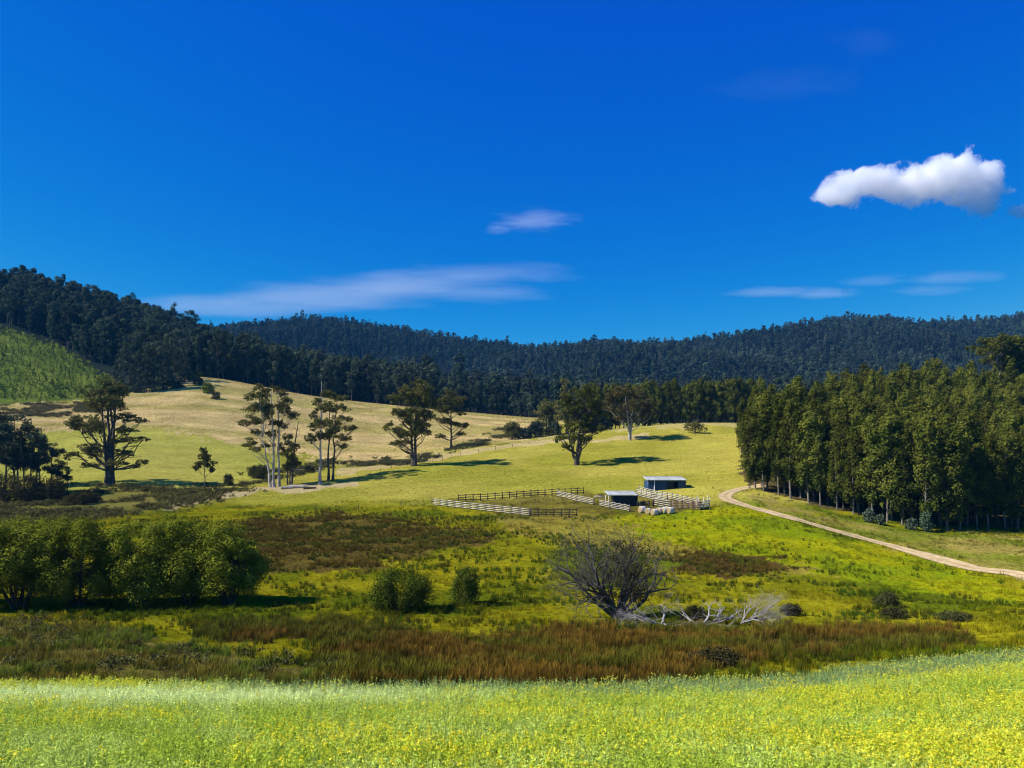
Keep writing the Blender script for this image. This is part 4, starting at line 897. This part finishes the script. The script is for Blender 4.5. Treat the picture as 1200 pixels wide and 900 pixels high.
# the wooded hills as masses
def far_tree(seed, H=24, w=4.6, n=20, leafn=560, size=1.45):
    r = np.random.default_rng(seed); cl = []
    for _ in range(n):
        z = r.uniform(0.22, 0.95); a = r.uniform(0, 6.28); prof = w * math.sqrt(max(0.06, 1 - ((z - 0.55) / 0.47) ** 2)); rr = prof * r.uniform(0.1, 0.8); s = r.uniform(1.1, 2.1)
        cl.append([rr * math.cos(a), rr * math.sin(a), z * H, s, s, s])
    Vv, Q = leaves_of(np.array(cl), 8, size, r, shell=0.4, nmax=leafn, rnd=0.4)
    mb = MB(); mb.tube([(0, 0, -1), (0.2, 0, H * 0.4), (0.1, 0.2, H * 0.85)], [0.35, 0.25, 0.08], 4); nv = mb.n
    mb.add(Vv, Q, 1)
    return mb.mesh('far_tree', [M_bark, M_farforest])
fp = [far_tree(700 + k, 24 + 3 * (k % 3), 3.6 + 0.5 * (k % 4)) for k in range(8)]
P = sample_ground(9500, -0.98, -0.10, 440, 690, 1.0)
px, py = px_of(P)
k = ((P[:, 1] > np.interp(px, [-300, 0, 40, 80, 120, 150, 210, 240, 300], [468, 460, 446, 426, 404, 392, 412, 445, 452]))) & (px < 520)
k &= ~inpoly(px, py + 2, P_YOUNG) | (P[:, 1] > 500)
P = P[k]
# thin to a natural spacing
def thin(P, cell):
    key = np.floor(P[:, 0] / cell).astype(int) * 100003 + np.floor(P[:, 1] / cell).astype(int)
    _, i = np.unique(key, return_index=True); return P[np.sort(i)]
P = thin(P, 5.0); print('left forest', len(P))
fp2 = []
for k in range(6):
    tr_, cr_ = setsf[k]
    mb = MB()
    for me_, mi in ((tr_, 0), (cr_, 1)):
        v = np.empty(len(me_.vertices) * 3, np.float32); me_.vertices.foreach_get('co', v); v = v.reshape(-1, 3)
        base = mb.n; mb.V.append(v); mb.n += len(v)
        for p_ in (3, 4):
            f_ = [list(q.vertices) for q in me_.polygons if len(q.vertices) == p_]
            if f_: mb.P[p_].append(np.array(f_) + base); mb.M[p_].append(np.full(len(f_), mi))
    fp2.append(mb.mesh('far_tree', [M_bark, M_forest]))
s = 0.55 + 0.6 * rng.random(len(P)) ** 1.2 + 0.25 * (rng.random(len(P)) < 0.05); tint = None
P[:, 2] -= 0.4
tag(gn_scatter('hill_forest', P, rng.uniform(0, 6.28, len(P)), s, rng.integers(0, 6, len(P)), None, fp2), 'dark eucalypt forest covering the steep hill on the left', kind='stuff')
P = np.concatenate([sample_ground(100000, -0.95, 0.95, 690, 1560, 1.0), sample_ground(6000, -0.08, 0.95, 452, 690, 1.0)])
P = thin(P, 6.2); print('far forest', len(P)); P[:, 2] -= 0.5
tag(gn_scatter('ridge_forest', P, rng.uniform(0, 6.28, len(P)), 0.42 + 0.62 * rng.random(len(P)) ** 1.4 + 0.25 * (rng.random(len(P)) < 0.04), rng.integers(0, 8, len(P)), (0.55 + 0.9 * fbm(P[:, 0] / 70., P[:, 1] / 110., 3))[:, None] * np.array([[1.0, 1.0, 1.0]]) + rng.normal(size=(len(P), 3)) * 0.06, fp), 'bluish forest blanketing the far ridges below the skyline', kind='stuff')
# young plantation saplings in contour rows
P = []
for row, d in enumerate(np.arange(352, 500, 4.8)):
    x = np.arange(-0.95, -0.50, 2.5 / d) * d; P.append(np.stack([x + rng.normal(size=len(x)) * 0.5, np.full(len(x), d) + 3 * np.sin(x / 25.) + rng.normal(size=len(x)) * 1.6, x * 0], 1))
P = np.concatenate(P); P[:, 2] = height(P[:, 0], P[:, 1]); px, py = px_of(P); P = P[inpoly(px, py, P_YOUNG)]
sap = []
for k in range(3):
    r = np.random.default_rng(740 + k); cl = np.array([[r.normal() * .25, r.normal() * .25, z, 0.55 * (1.25 - z / 3), 0.55 * (1.25 - z / 3), 0.5] for z in np.linspace(0.5, 2.6, 6)])
    Vv, Q = leaves_of(cl, 14, 0.5, r, shell=0.3, nmax=140); sap.append(make_mesh('sapling', Vv, [Q], M_sapling))
tag(gn_scatter('young_plantation', P, rng.uniform(0, 6.28, len(P)), rng.uniform(0.5, 1.3, len(P)) * (0.6 + 0.9 * fbm(P[:, 0] / 12., P[:, 1] / 12., 3)), rng.integers(0, 3, len(P)), None, sap), 'young bright green plantation in rows on the left hillside', kind='stuff')
# scrub in the gully, along the creek and on the golden bank
scr = []
for k in range(4):
    r = np.random.default_rng(760 + k); cl = np.array([[r.normal() * .35, r.normal() * .35, r.uniform(0.2, 0.8), 0.4, 0.4, 0.35] for _ in range(7)])
    Vv, Q = leaves_of(cl, 26, 0.26, r, shell=0.2, nmax=260); scr.append(make_mesh('scrub', Vv, [Q], leaf_mat('scrub_tinted', (0.9, 0.9, 0.9), (1.2, 1.2, 1.2), 0.15, 1.0, instancer=True, objvar=0.1)))
P = sample_ground(100000, -0.95, 0.25, 40, 350, 0.6); px, py = px_of(P)
cl = fbm(P[:, 0] / 6., P[:, 1] / 6., 3)
g = inpoly(px + rng.normal(size=len(P)) * 14, py + rng.normal(size=len(P)) * 2.5, P_GULLY) & (P[:, 1] > 120) & (P[:, 1] < 230) & (fbm(P[:, 0] / 14. + 4, P[:, 1] / 7., 3) > 0.44) & (rng.random(len(P)) < 0.6)
ls = inpoly(px, py, P_LEFTSCRUB) & (P[:, 1] < 70) & (P[:, 1] > 37) & (rng.random(len(P)) < 0.12) & (cl > 0.5)
P_STRIP1 = [(470, 536), (520, 530), (590, 500), (650, 498), (640, 506), (560, 524), (480, 546), (400, 548), (330, 562), (285, 572), (280, 556), (400, 536)]
s1 = inpoly(px, py, P_STRIP1) & (P[:, 1] > 180) & (P[:, 1] < 350) & (cl > 0.52) & (rng.random(len(P)) < 0.6)
P_BANK = [(0, 474), (110, 472), (140, 480), (60, 490), (0, 486)]
bk = inpoly(px, py, P_BANK) & (P[:, 1] > 250) & (cl > 0.5)
k = g | ls | s1 | bk
tint = np.where(g[:, None], [[0.098, 0.090, 0.028]], np.where(ls[:, None], [[0.095, 0.095, 0.032]], np.where(s1[:, None], [[0.070, 0.072, 0.030]], [[0.11, 0.10, 0.04]]))) * rng.uniform(0.6, 1.5, (len(P), 1))
sc = np.where(ls, 0.65, 1.0) * rng.uniform(0.6, 1.3, len(P))
P = P[k]
tag(gn_scatter('scrub_undergrowth', P, rng.uniform(0, 6.28, len(P)), sc[k], rng.integers(0, 4, len(P)), tint[k], scr), 'dark olive scrub filling the gully and creek banks', kind='stuff')

# ------------------------------------------------------------------ yards: fences, sheds, bales
def fence(label, p0, p1, bays, h, rails, mrail, mpost, group='yard fences', thick=0.04, board=0.17, dmin=100, dmax=220, over=0.12, name='rail_fence'):
    a = ground(*p0, dmin, dmax); b = ground(*p1, dmin, dmax)
    root = empty(name, a); tag(root, label, 'fence', group)
    ang = math.atan2(b[1] - a[1], b[0] - a[0]); pts = []
    for k in range(bays + 1):
        q = a + (b - a) * k / bays; q[2] = float(height(q[0], q[1])); pts.append(q - a)
    for q in pts:
        mb = MB(); mb.box((-0.08, -0.08, -0.3), (0.08, 0.08, h + over), rot=ang, org=q); link('post', mb.mesh('post', mpost), root)
    nv = np.array([math.sin(ang), -math.cos(ang), 0]) * 0.105
    for k in range(bays):
        mb = MB(); d = (pts[k + 1] - pts[k]); d = d / np.linalg.norm(d) * 0.02
        for j in range(rails):
            z = np.array([0, 0, h * (j + 0.75) / rails]); jit = rng.normal() * 0.015
            mb.beam(pts[k] + nv + z + d + (0, 0, jit), pts[k + 1] + nv + z - d + (0, 0, rng.normal() * 0.015), thick, board)
        link('rails', mb.mesh('rails', mrail), root)
    return root
fence('white board fence running along the near left side of the yards', (508, 592), (621, 605), 12, 1.3, 4, M_whiteboard, M_darkboard, board=0.13)
fence('dark rail fence along the far side of the big grassy yard', (537, 588), (655, 580), 14, 1.4, 3, M_darkboard, M_darkboard, board=0.14)
fence('dark rail fence continuing right from the near white fence', (622, 605), (676, 605), 6, 1.3, 3, M_darkboard, M_darkboard, board=0.14)
fence('white board fence falling toward the black shed from the back corner', (653, 582), (696, 592), 7, 1.25, 4, M_whiteboard, M_post, board=0.12)
fence('white board fence in front of the black shed', (703, 593), (738, 600), 6, 1.2, 4, M_whiteboard, M_post, board=0.12)
fence('short dark rail fence at the back corner behind the black shed', (655, 580), (684, 578.5), 4, 1.3, 3, M_darkboard, M_darkboard, board=0.14)
fence('pale board race fence sloping down between the two sheds, rear side', (749, 577), (788, 586), 7, 1.3, 4, M_whiteboard, M_post, board=0.14)
fence('pale board race fence sloping down between the two sheds, near side', (746, 580.5), (782, 589), 6, 1.3, 4, M_whiteboard, M_post, board=0.14)
fence('pale rail fence below the blue shed toward the loading ramp', (788, 586), (818, 593), 5, 1.25, 4, M_whiteboard, M_post, board=0.13)
fence('weathered brown board fence on the near right side of the yards', (788, 597), (821, 598), 5, 1.5, 5, M_brownboard, M_brownboard, board=0.14)
fence('short white fence behind the wrapped bales', (767, 593), (786, 596.5), 3, 1.5, 4, M_whiteboard, M_post, board=0.13)
fence('dark gate fence beside the black shed', (750, 596), (766, 594.5), 3, 1.3, 3, M_darkboard, M_darkboard, board=0.12)
# post and wire along the paddock
def wire_fence(label, pp, dmin=100, dmax=330, h=1.15, step=5.5):
    a = [ground(*q, dmin, dmax) for q in pp]; root = empty('wire_fence', a[0]); tag(root, label, 'fence', 'post and wire paddock fences')
    pts = []
    for s, e in zip(a[:-1], a[1:]):
        n = max(1, int(np.linalg.norm(e - s) / step))
        for k in range(n): q = s + (e - s) * k / n; q[2] = float(height(q[0], q[1])); pts.append(q - a[0])
    q = a[-1].copy(); pts.append(q - a[0])
    for q in pts:
        mb = MB(); mb.tube([q - (0, 0, 0.3), q + (rng.normal() * 0.03, 0, h * rng.uniform(0.9, 1.1))], [0.08, 0.075], 6); link('post', mb.mesh('post', M_post), root)
    for z in (0.35, 0.7, 1.02):
        mb = MB(); mb.tube([q + (0, 0, z) for q in pts], 0.008, 3, cap=False); link('wire', mb.mesh('wire', M_deadwood), root)
wire_fence('post and wire fence running left from the white yard fence', [(506, 592), (470, 594), (420, 598), (370, 601)])
wire_fence('post and wire fence between the sloping paddock and the gully', [(420, 562), (470, 546), (540, 534), (620, 521)])
wire_fence('post and wire fence along the pasture below the layered gum', [(150, 573), (200, 573), (255, 570)])
# loading ramp and gate at the right end
a = ground(819, 598, 100, 200); root = empty('loading_ramp', a); tag(root, 'white railed loading ramp with tall posts at the right end of the yards', 'loading ramp')
for dx, dy, hh in ((0, 0, 2.2), (0.9, 0.1, 2.3), (1.9, 0.0, 2.1), (0.1, 1.6, 2.2), (2.0, 1.6, 2.3)):
    z = float(height(a[0] + dx, a[1] + dy)) - a[2]; mb = MB(); mb.box((-0.07, -0.07, -0.3), (0.07, 0.07, hh), org=(dx, dy, z)); link('post', mb.mesh('post', M_whiteboard), root)
mb = MB()
for z in (0.55, 1.0, 1.45): mb.beam((0, -0.1, z - 0.2), (1.9, -0.1, z + 0.25), 0.04, 0.18); mb.beam((0.1, 1.7, z - 0.2), (2.0, 1.7, z + 0.25), 0.04, 0.18)
link('rails', mb.mesh('rails', M_whiteboard), root)
mb = MB(); mb.add([(0.1, 0.1, 0.15), (1.9, 0.1, 0.85), (1.9, 1.5, 0.85), (0.1, 1.5, 0.15), (0.1, 0.1, 0.05), (1.9, 0.1, 0.75), (1.9, 1.5, 0.75), (0.1, 1.5, 0.05)], [[0, 1, 2, 3], [7, 6, 5, 4], [0, 4, 5, 1], [3, 2, 6, 7], [1, 5, 6, 2], [0, 3, 7, 4]]); link('deck', mb.mesh('deck', M_darkboard), root)

def corrug(mb, x0, x1, y, z0, z1, pitch=0.32, dep=0.035, mi=0):
    """ribbed sheet wall facing -y"""
    n = max(2, int((x1 - x0) / pitch) * 4); xs = np.linspace(x0, x1, n + 1); ph = np.arange(n + 1) % 4; ys = y + np.where((ph == 1) | (ph == 2), -dep, 0.0)
    Vv = np.concatenate([np.stack([xs, ys, np.full(n + 1, z0)], 1), np.stack([xs, ys, np.full(n + 1, z1)], 1)]); k = np.arange(n)
    mb.add(Vv, np.stack([k, k + 1, k + n + 2, k + n + 1], 1), mi)
def roof_mesh(x0, x1, y0, y1, z0, z1, th=0.1, pitch=0.4):
    mb = MB(); n = int((x1 - x0) / pitch) * 2; xs = np.linspace(x0, x1, n + 1); up = np.where(np.arange(n + 1) % 2, 0.035, 0.0)
    A_ = np.stack([xs, np.full(n + 1, y0), z0 + up], 1); B_ = np.stack([xs, np.full(n + 1, y1), z1 + up], 1); C_ = A_ - (0, 0, th); D_ = B_ - (0, 0, th)
    k = np.arange(n); m1 = n + 1
    mb.add(np.concatenate([A_, B_, C_, D_]), np.concatenate([np.stack([k, k + 1, k + 1 + m1, k + m1], 1), np.stack([k + 1 + 2 * m1, k + 2 * m1, k + 3 * m1, k + 1 + 3 * m1], 1), np.stack([k + 2 * m1, k + 1 + 2 * m1, k + 1, k], 1), np.stack([k + m1, k + 1 + m1, k + 1 + 3 * m1, k + 3 * m1], 1), [[0, m1, 3 * m1, 2 * m1], [n + 2 * m1, n + 3 * m1, n + m1, n]]]))
    return mb
# black open-sided shed
p = ground(713, 596, 120, 170); k_ = p[1] / F; Wd = 34 * k_; Hh = 17 * k_; D_ = 4.2
root = empty('farm_shed', p, 0.03); tag(root, 'small black shed with pale skillion roof and open left bay amid the yards', 'shed')
x1 = Wd; xw = 7.5 * k_
mb = MB(); corrug(mb, xw, x1, 0, -0.3, Hh * 0.86); mb.box((xw, 0.02, -0.3), (x1, D_, Hh * 0.86)); link('wall', mb.mesh('wall', M_blackwall), root)
for (x, y) in ((0.1, 0.1), (0.1, D_ - 0.1), (x1 - 0.02, -0.12)):
    mb = MB(); mb.box((x - 0.08, y - 0.08, -0.4), (x + 0.08, y + 0.08, Hh * 0.9)); link('post', mb.mesh('post', M_whiteboard if x < 1 else M_deadwood), root)
link('roof', roof_mesh(-0.12, x1 + 0.15, -0.4, D_ + 0.3, Hh * 0.93, Hh * 0.93 + 0.72, 0.08).mesh('roof', M_roof), root)
mb = MB(); mb.beam((xw + 0.3, -0.06, 0.35), (x1 - 0.2, -0.06, 0.35), 0.04, 0.16); mb.beam((xw + 0.3, -0.06, 1.0), (xw + 2.0, -0.06, 1.0), 0.04, 0.1); link('trim', mb.mesh('trim', M_darkboard), root)
# blue shed
p = ground(759.5, 575.5, 130, 190); k_ = p[1] / F; Wd = 44 * k_; Hh = 12.5 * k_; D_ = 5.0
root = empty('farm_shed', p, 0.0); tag(root, 'long blue shed with pale metal roof and white downpipe behind the yards', 'shed')
zlo = -1.2
mb = MB(); corrug(mb, 0, Wd * 0.50, 0, zlo, Hh); corrug(mb, Wd * 0.80, Wd, 0, zlo, Hh); mb.box((0, D_ - 0.1, zlo), (Wd, D_, Hh)); mb.box((0, 0.05, zlo), (0.08, D_ - 0.12, Hh)); mb.box((Wd - 0.08, 0.05, zlo), (Wd, D_ - 0.12, Hh)); mb.box((Wd * 0.5, -0.02, Hh - 0.35), (Wd * 0.8, 0.06, Hh)); link('wall', mb.mesh('wall', M_bluewall), root)
mb = MB(); corrug(mb, Wd * 0.50 + 0.02, Wd * 0.66, 0.09, zlo, Hh - 0.36); link('door_or_shade_sheet', mb.mesh('door_or_shade_sheet', M_blackwall), root)
mb = MB(); mb.box((Wd * 0.66 + 0.03, 0.9, zlo), (Wd * 0.8, 1.0, Hh - 0.36)); link('door_or_shade_sheet', mb.mesh('door_or_shade_sheet', M_bay_shade), root)  # open bay, no door leaf: set-back black sheet paints the shade inside
for x in (Wd * 0.665, Wd * 0.80, Wd - 0.02):
    mb = MB(); mb.box((x - 0.06, -0.10, zlo), (x + 0.06, -0.03, Hh)); link('post', mb.mesh('post', M_deadwood), root)
link('roof', roof_mesh(-0.25, Wd + 0.25, -0.45, D_ + 0.25, Hh + 0.08, Hh + 0.85, 0.09).mesh('roof', M_roof), root)
mb = MB(); mb.tube([(Wd * 0.165, -0.14, -0.6), (Wd * 0.165, -0.14, Hh - 0.05)], 0.11, 8); link('downpipe', mb.mesh('downpipe', M_whitepaint, True), root)
mb = MB(); mb.box((Wd * 0.165 - 0.45, -0.75, -0.9), (Wd * 0.165 + 0.55, -0.28, -0.12)); link('tank_base', mb.mesh('tank_base', M_whitepaint), root)
# bales
def bale(p, rz, s, label, first=[None]):
    if first[0] is None:
        root = empty('round_bale', p, rz); n = 20; ang = np.linspace(0, 6.283, n, endpoint=False); rd = 0.68; mb = MB()
        prof = [(-0.62, rd * 0.90), (-0.56, rd * 0.985), (-0.2, rd), (0.2, rd), (0.56, rd * 0.985), (0.62, rd * 0.90)]
        Vv = np.concatenate([np.stack([np.full(n, x), r_ * np.cos(ang), rd + r_ * np.sin(ang)], 1) for x, r_ in prof]); i = (np.arange(len(prof) - 1)[:, None] * n + np.arange(n)[None]); j = (np.arange(len(prof) - 1)[:, None] * n + (np.arange(n)[None] + 1) % n)
        mb.add(Vv, np.stack([i, j, j + n, i + n], -1).reshape(-1, 4)); link('wrap', mb.mesh('wrap', M_wrap, True), root)
        for sx in (-1, 1):
            mb = MB(); e = np.stack([np.full(n, sx * 0.622), rd * 0.9 * np.cos(ang), rd + rd * 0.9 * np.sin(ang)], 1); e = np.concatenate([e, [[sx * 0.64, 0, rd]]]); mb.add(e, [[a, (a + 1) % n, n] if sx > 0 else [(a + 1) % n, a, n] for a in range(n)]); link('bale_end', mb.mesh('bale_end', M_hay), root)
        first[0] = root; tag(root, label, 'bale', 'wrapped bales beside the yards'); root.scale = (s * .9, s * .9, s * .9)
    else: copy_tree(first[0], p, rz, (s * .9, s * .9, s * .9), label)
for x, y, rz, s, lb in ((752.5, 601, 0.5, 1.0, 'wrapped round bale at the left end of the bale row'), (760, 602.5, 0.9, 0.9, 'wrapped round bale second from the left in the bale row'), (767, 603.8, 0.55, 0.92, 'wrapped round bale standing nearest in front in the bale row'), (773, 602, 0.7, 0.92, 'wrapped round bale behind the nearest one'), (779, 601.8, 0.5, 0.95, 'wrapped round bale second from the right in the bale row'), (785.5, 602, 0.6, 0.98, 'wrapped round bale at the right end of the bale row')):
    p = ground(x, y, 120, 160); bale(p - np.array([0, 0, 0.05]), rz, s, lb)
# stacked timber near the black shed
p = ground(703, 583, 120, 180); mb = MB()
for k in range(5): mb.beam(p + (-1.2 + 0.1 * k, 0.2 * k, 0.08 + 0.12 * (k // 2)), p + (1.3 - 0.2 * k, 0.3 * k, 0.10 + 0.12 * (k // 2)), 0.26, 0.12)
tag(link('timber_stack', mb.mesh('timber_stack', M_whiteboard)), 'small stack of pale timber behind the black shed', 'timber')

# ------------------------------------------------------------------ air
mb = MB(); mb.box((-3600, -90, -16), (3600, 1960, 420))
m, nt, out = new_mat('haze_air'); pv = N(nt, 'ShaderNodeVolumePrincipled'); pv.inputs['Color'].default_value = (0.06, 0.40, 1.0, 1); pv.inputs['Density'].default_value = 0.00006; pv.inputs['Anisotropy'].default_value = 0.0
nt.links.new(pv.outputs['Volume'], out.inputs['Volume'])
tag(link('haze', mb.mesh('haze', m)), 'thin bluish air over the valley and the hills', kind='stuff')

# ------------------------------------------------------------------ clouds
def cloud(name, label, pxc, pyc, wpx, hpx, Y, depth, blobs, dens, nscale, namp, gain, stretch=(1, 1, 1), step=0.25, rotz=0.0, bias=0.0, detail=6.0, coarse=0.0):
    """a real cloud far away: a box of air whose density is ragged blobs"""
    k = Y / F; c = ((pxc - CX) * k, Y, (HY - pyc) * k); W, Hh = wpx * k / 2, hpx * k / 2
    mb = MB(); mb.box((-W, -depth / 2, -Hh), (W, depth / 2, Hh))
    m, nt, out = new_mat(name); L = nt.links.new
    tc = N(nt, 'ShaderNodeTexCoord'); cur = None
    # gentle warp of the shape
    wn = N(nt, 'ShaderNodeTexNoise'); wn.inputs['Scale'].default_value = nscale * 0.45; wn.inputs['Detail'].default_value = 2
    ms = N(nt, 'ShaderNodeVectorMath', operation='MULTIPLY'); ms.inputs[1].default_value = stretch; L(tc.outputs['Object'], ms.inputs[0])
    L(ms.outputs['Vector'], wn.inputs['Vector'])
    for (bx, by, bz, rx, ry, rz) in blobs:
        sb = N(nt, 'ShaderNodeVectorMath', operation='SUBTRACT'); sb.inputs[1].default_value = (bx * k, by * k, bz * k); L(tc.outputs['Object'], sb.inputs[0])
        mu = N(nt, 'ShaderNodeVectorMath', operation='MULTIPLY'); mu.inputs[1].default_value = (1 / (rx * k), 1 / (ry * k), 1 / (rz * k)); L(sb.outputs['Vector'], mu.inputs[0])
        ln = N(nt, 'ShaderNodeVectorMath', operation='LENGTH'); L(mu.outputs['Vector'], ln.inputs[0])
        sv = N(nt, 'ShaderNodeMath', operation='SUBTRACT'); sv.inputs[0].default_value = 1.0; L(ln.outputs['Value'], sv.inputs[1])
        if cur is None: cur = sv.outputs[0]
        else:
            mx = N(nt, 'ShaderNodeMath', operation='SMOOTH_MAX'); L(cur, mx.inputs[0]); L(sv.outputs[0], mx.inputs[1]); mx.inputs[2].default_value = 0.25; cur = mx.outputs[0]
    nz = N(nt, 'ShaderNodeTexNoise'); nz.inputs['Scale'].default_value = nscale; nz.inputs['Detail'].default_value = detail; nz.inputs['Roughness'].default_value = 0.6; nz.inputs['Distortion'].default_value = 0.3
    L(ms.outputs['Vector'], nz.inputs['Vector'])
    n0 = N(nt, 'ShaderNodeMath', operation='SUBTRACT'); n0.inputs[1].default_value = 0.5; L(nz.outputs['Fac'], n0.inputs[0])
    n1 = N(nt, 'ShaderNodeMath', operation='MULTIPLY_ADD'); n1.inputs[1].default_value = namp; L(n0.outputs[0], n1.inputs[0]); L(cur, n1.inputs[2])
    n2 = N(nt, 'ShaderNodeMath', operation='MULTIPLY_ADD', use_clamp=True); n2.inputs[1].default_value = gain; n2.inputs[2].default_value = bias; L(n1.outputs[0], n2.inputs[0])
    n3 = N(nt, 'ShaderNodeMath', operation='MULTIPLY'); n3.inputs[1].default_value = dens; L(n2.outputs[0], n3.inputs[0])
    pv = N(nt, 'ShaderNodeVolumePrincipled'); pv.inputs['Color'].default_value = (1, 1, 1, 1); pv.inputs['Anisotropy'].default_value = 0.1
    L(n3.outputs[0], pv.inputs['Density']); L(pv.outputs['Volume'], out.inputs['Volume'])
    m.cycles.volume_step_rate = step
    o = link(name, mb.mesh(name, m), loc=c); o.rotation_euler = (0, 0, rotz)
    return tag(o, label, 'cloud')
KC = 3200 / F
cloud('cumulus_cloud', 'puffy white cumulus cloud alone in the blue sky on the right', 1079, 217, 270, 110, 3200, 420,
    [(-95, 0, -8, 26, 22, 17), (-66, 0, 4, 34, 24, 15), (-28, 0, 2, 44, 28, 18), (14, 0, 4, 46, 30, 22), (38, 0, 14, 34, 28, 22), (62, 0, 4, 32, 26, 24), (76, 0, -16, 22, 20, 15), (118, 0, -30, 13, 12, 8)], 0.020, 0.0115, 2.7, 6.0, step=0.06, detail=10.0)
cloud('wispy_cloud', 'long thin wispy cloud streak low above the left ridge', 445, 338, 560, 90, 3600, 500,
    [(-170, 0, -20, 120, 60, 10), (-70, 0, -11, 130, 60, 13), (20, 0, 2, 120, 60, 13), (130, 0, 17, 105, 50, 7), (120, 0, -6, 85, 50, 6)], 0.0017, 0.010, 1.9, 1.5, stretch=(0.22, 1, 1.8), step=0.15)
cloud('wispy_cloud', 'small feathery cloud wisp above the long streak', 618, 260, 130, 36, 3600, 200,
    [(8, 0, 2, 46, 30, 9), (-36, 0, -8, 16, 14, 4)], 0.0024, 0.016, 2.8, 1.6, stretch=(0.35, 1, 2.4), step=0.2)
cloud('wispy_cloud', 'faint thin cloud line low over the right ridge', 925, 342, 190, 24, 3600, 200,
    [(-20, 0, 0, 60, 30, 4), (40, 0, -2, 44, 30, 5)], 0.0026, 0.014, 1.4, 1.6, stretch=(0.35, 1, 1.6), step=0.2)
cloud('wispy_cloud', 'faint broken cloud streaks low at the right edge', 1085, 330, 220, 40, 3600, 200,
    [(-60, 0, 2, 40, 30, 5), (30, 0, 4, 60, 30, 6), (10, 0, -10, 50, 30, 4)], 0.0014, 0.014, 1.8, 1.6, stretch=(0.35, 1, 1.6), step=0.2)
cloud('wispy_cloud', 'barely visible cloud veil high in the right half of the sky', 920, 95, 420, 130, 3600, 300,
    [(0, 0, -4, 90, 40, 13), (100, 0, 45, 50, 30, 12)], 0.00012, 0.010, 3.0, 1.4, stretch=(0.5, 1, 1.2), step=0.25)

# ------------------------------------------------------------------ light
EL, AZB = R(43), R(12)               # the sun stands to the left, a little behind the camera
sd = Vector((-math.cos(AZB) * math.cos(EL), -math.sin(AZB) * math.cos(EL), math.sin(EL)))
sl = bpy.data.lights.new('sun', 'SUN'); sl.energy = 5.0; sl.angle = R(0.5); sl.color = (1.0, 0.95, 0.86)
so = bpy.data.objects.new('sun', sl); COL.objects.link(so); so.rotation_euler = sd.to_track_quat('Z', 'Y').to_euler(); so.location = (0, 0, 300)
w = bpy.data.worlds.new('World'); S.world = w; w.use_nodes = True; nt = w.node_tree; nt.nodes.clear()
sky = N(nt, 'ShaderNodeTexSky', sky_type='NISHITA', sun_disc=False); sky.sun_elevation = EL; sky.sun_rotation = math.atan2(sd.x, sd.y)
sky.altitude = 900; sky.air_density = 1.0; sky.dust_density = 0.0; sky.ozone_density = 4.0
hs = N(nt, 'ShaderNodeHueSaturation'); hs.inputs['Saturation'].default_value = 1.3; hs.inputs['Value'].default_value = 1.0; hs.inputs['Hue'].default_value = 0.5
bg = N(nt, 'ShaderNodeBackground'); bg.inputs['Strength'].default_value = 0.075; wo = N(nt, 'ShaderNodeOutputWorld')
nt.links.new(sky.outputs[0], hs.inputs['Color']); tn = N(nt, 'ShaderNodeVectorMath', operation='MULTIPLY'); tn.inputs[1].default_value = (0.015, 0.74, 1.22); nt.links.new(hs.outputs[0], tn.inputs[0]); 
# deepen the blue: each channel gets its own response, as a polarised, saturated exposure would
sx = N(nt, 'ShaderNodeSeparateXYZ'); cx = N(nt, 'ShaderNodeCombineXYZ'); nt.links.new(tn.outputs['Vector'], sx.inputs[0])
def chan(src, pw, mul, dst, cap):
    a = N(nt, 'ShaderNodeMath', operation='POWER'); a.inputs[1].default_value = pw; nt.links.new(src, a.inputs[0])
    b = N(nt, 'ShaderNodeMath', operation='MULTIPLY'); b.inputs[1].default_value = mul; nt.links.new(a.outputs[0], b.inputs[0])
    c = N(nt, 'ShaderNodeMath', operation='MINIMUM'); c.inputs[1].default_value = cap; nt.links.new(b.outputs[0], c.inputs[0]); nt.links.new(c.outputs[0], dst)
chan(sx.outputs['Y'], 6.0, 0.00275, cx.inputs['X'], 0.8)
chan(sx.outputs['Y'], 1.22, 1.12, cx.inputs['Y'], 4.0)
chan(sx.outputs['Z'], 0.30, 3.55, cx.inputs['Z'], 8.0)
nt.links.new(cx.outputs[0], bg.inputs[0]); nt.links.new(bg.outputs[0], wo.inputs[0])

S.view_settings.view_transform = 'Standard'; S.view_settings.look = 'None'; S.view_settings.gamma = 1.0; S.view_settings.exposure = 0.6; S.view_settings.use_curve_mapping = False
S.render.engine = 'CYCLES'
cy = S.cycles
cy.max_bounces = 14; cy.diffuse_bounces = 2; cy.glossy_bounces = 1; cy.transmission_bounces = 3; cy.transparent_max_bounces = 4; cy.volume_bounces = 14
cy.filter_width = 1.05; cy.use_denoising = True; cy.denoiser = 'OPENIMAGEDENOISE'
cy.sample_clamp_indirect = 4
S.render.film_transparent = False
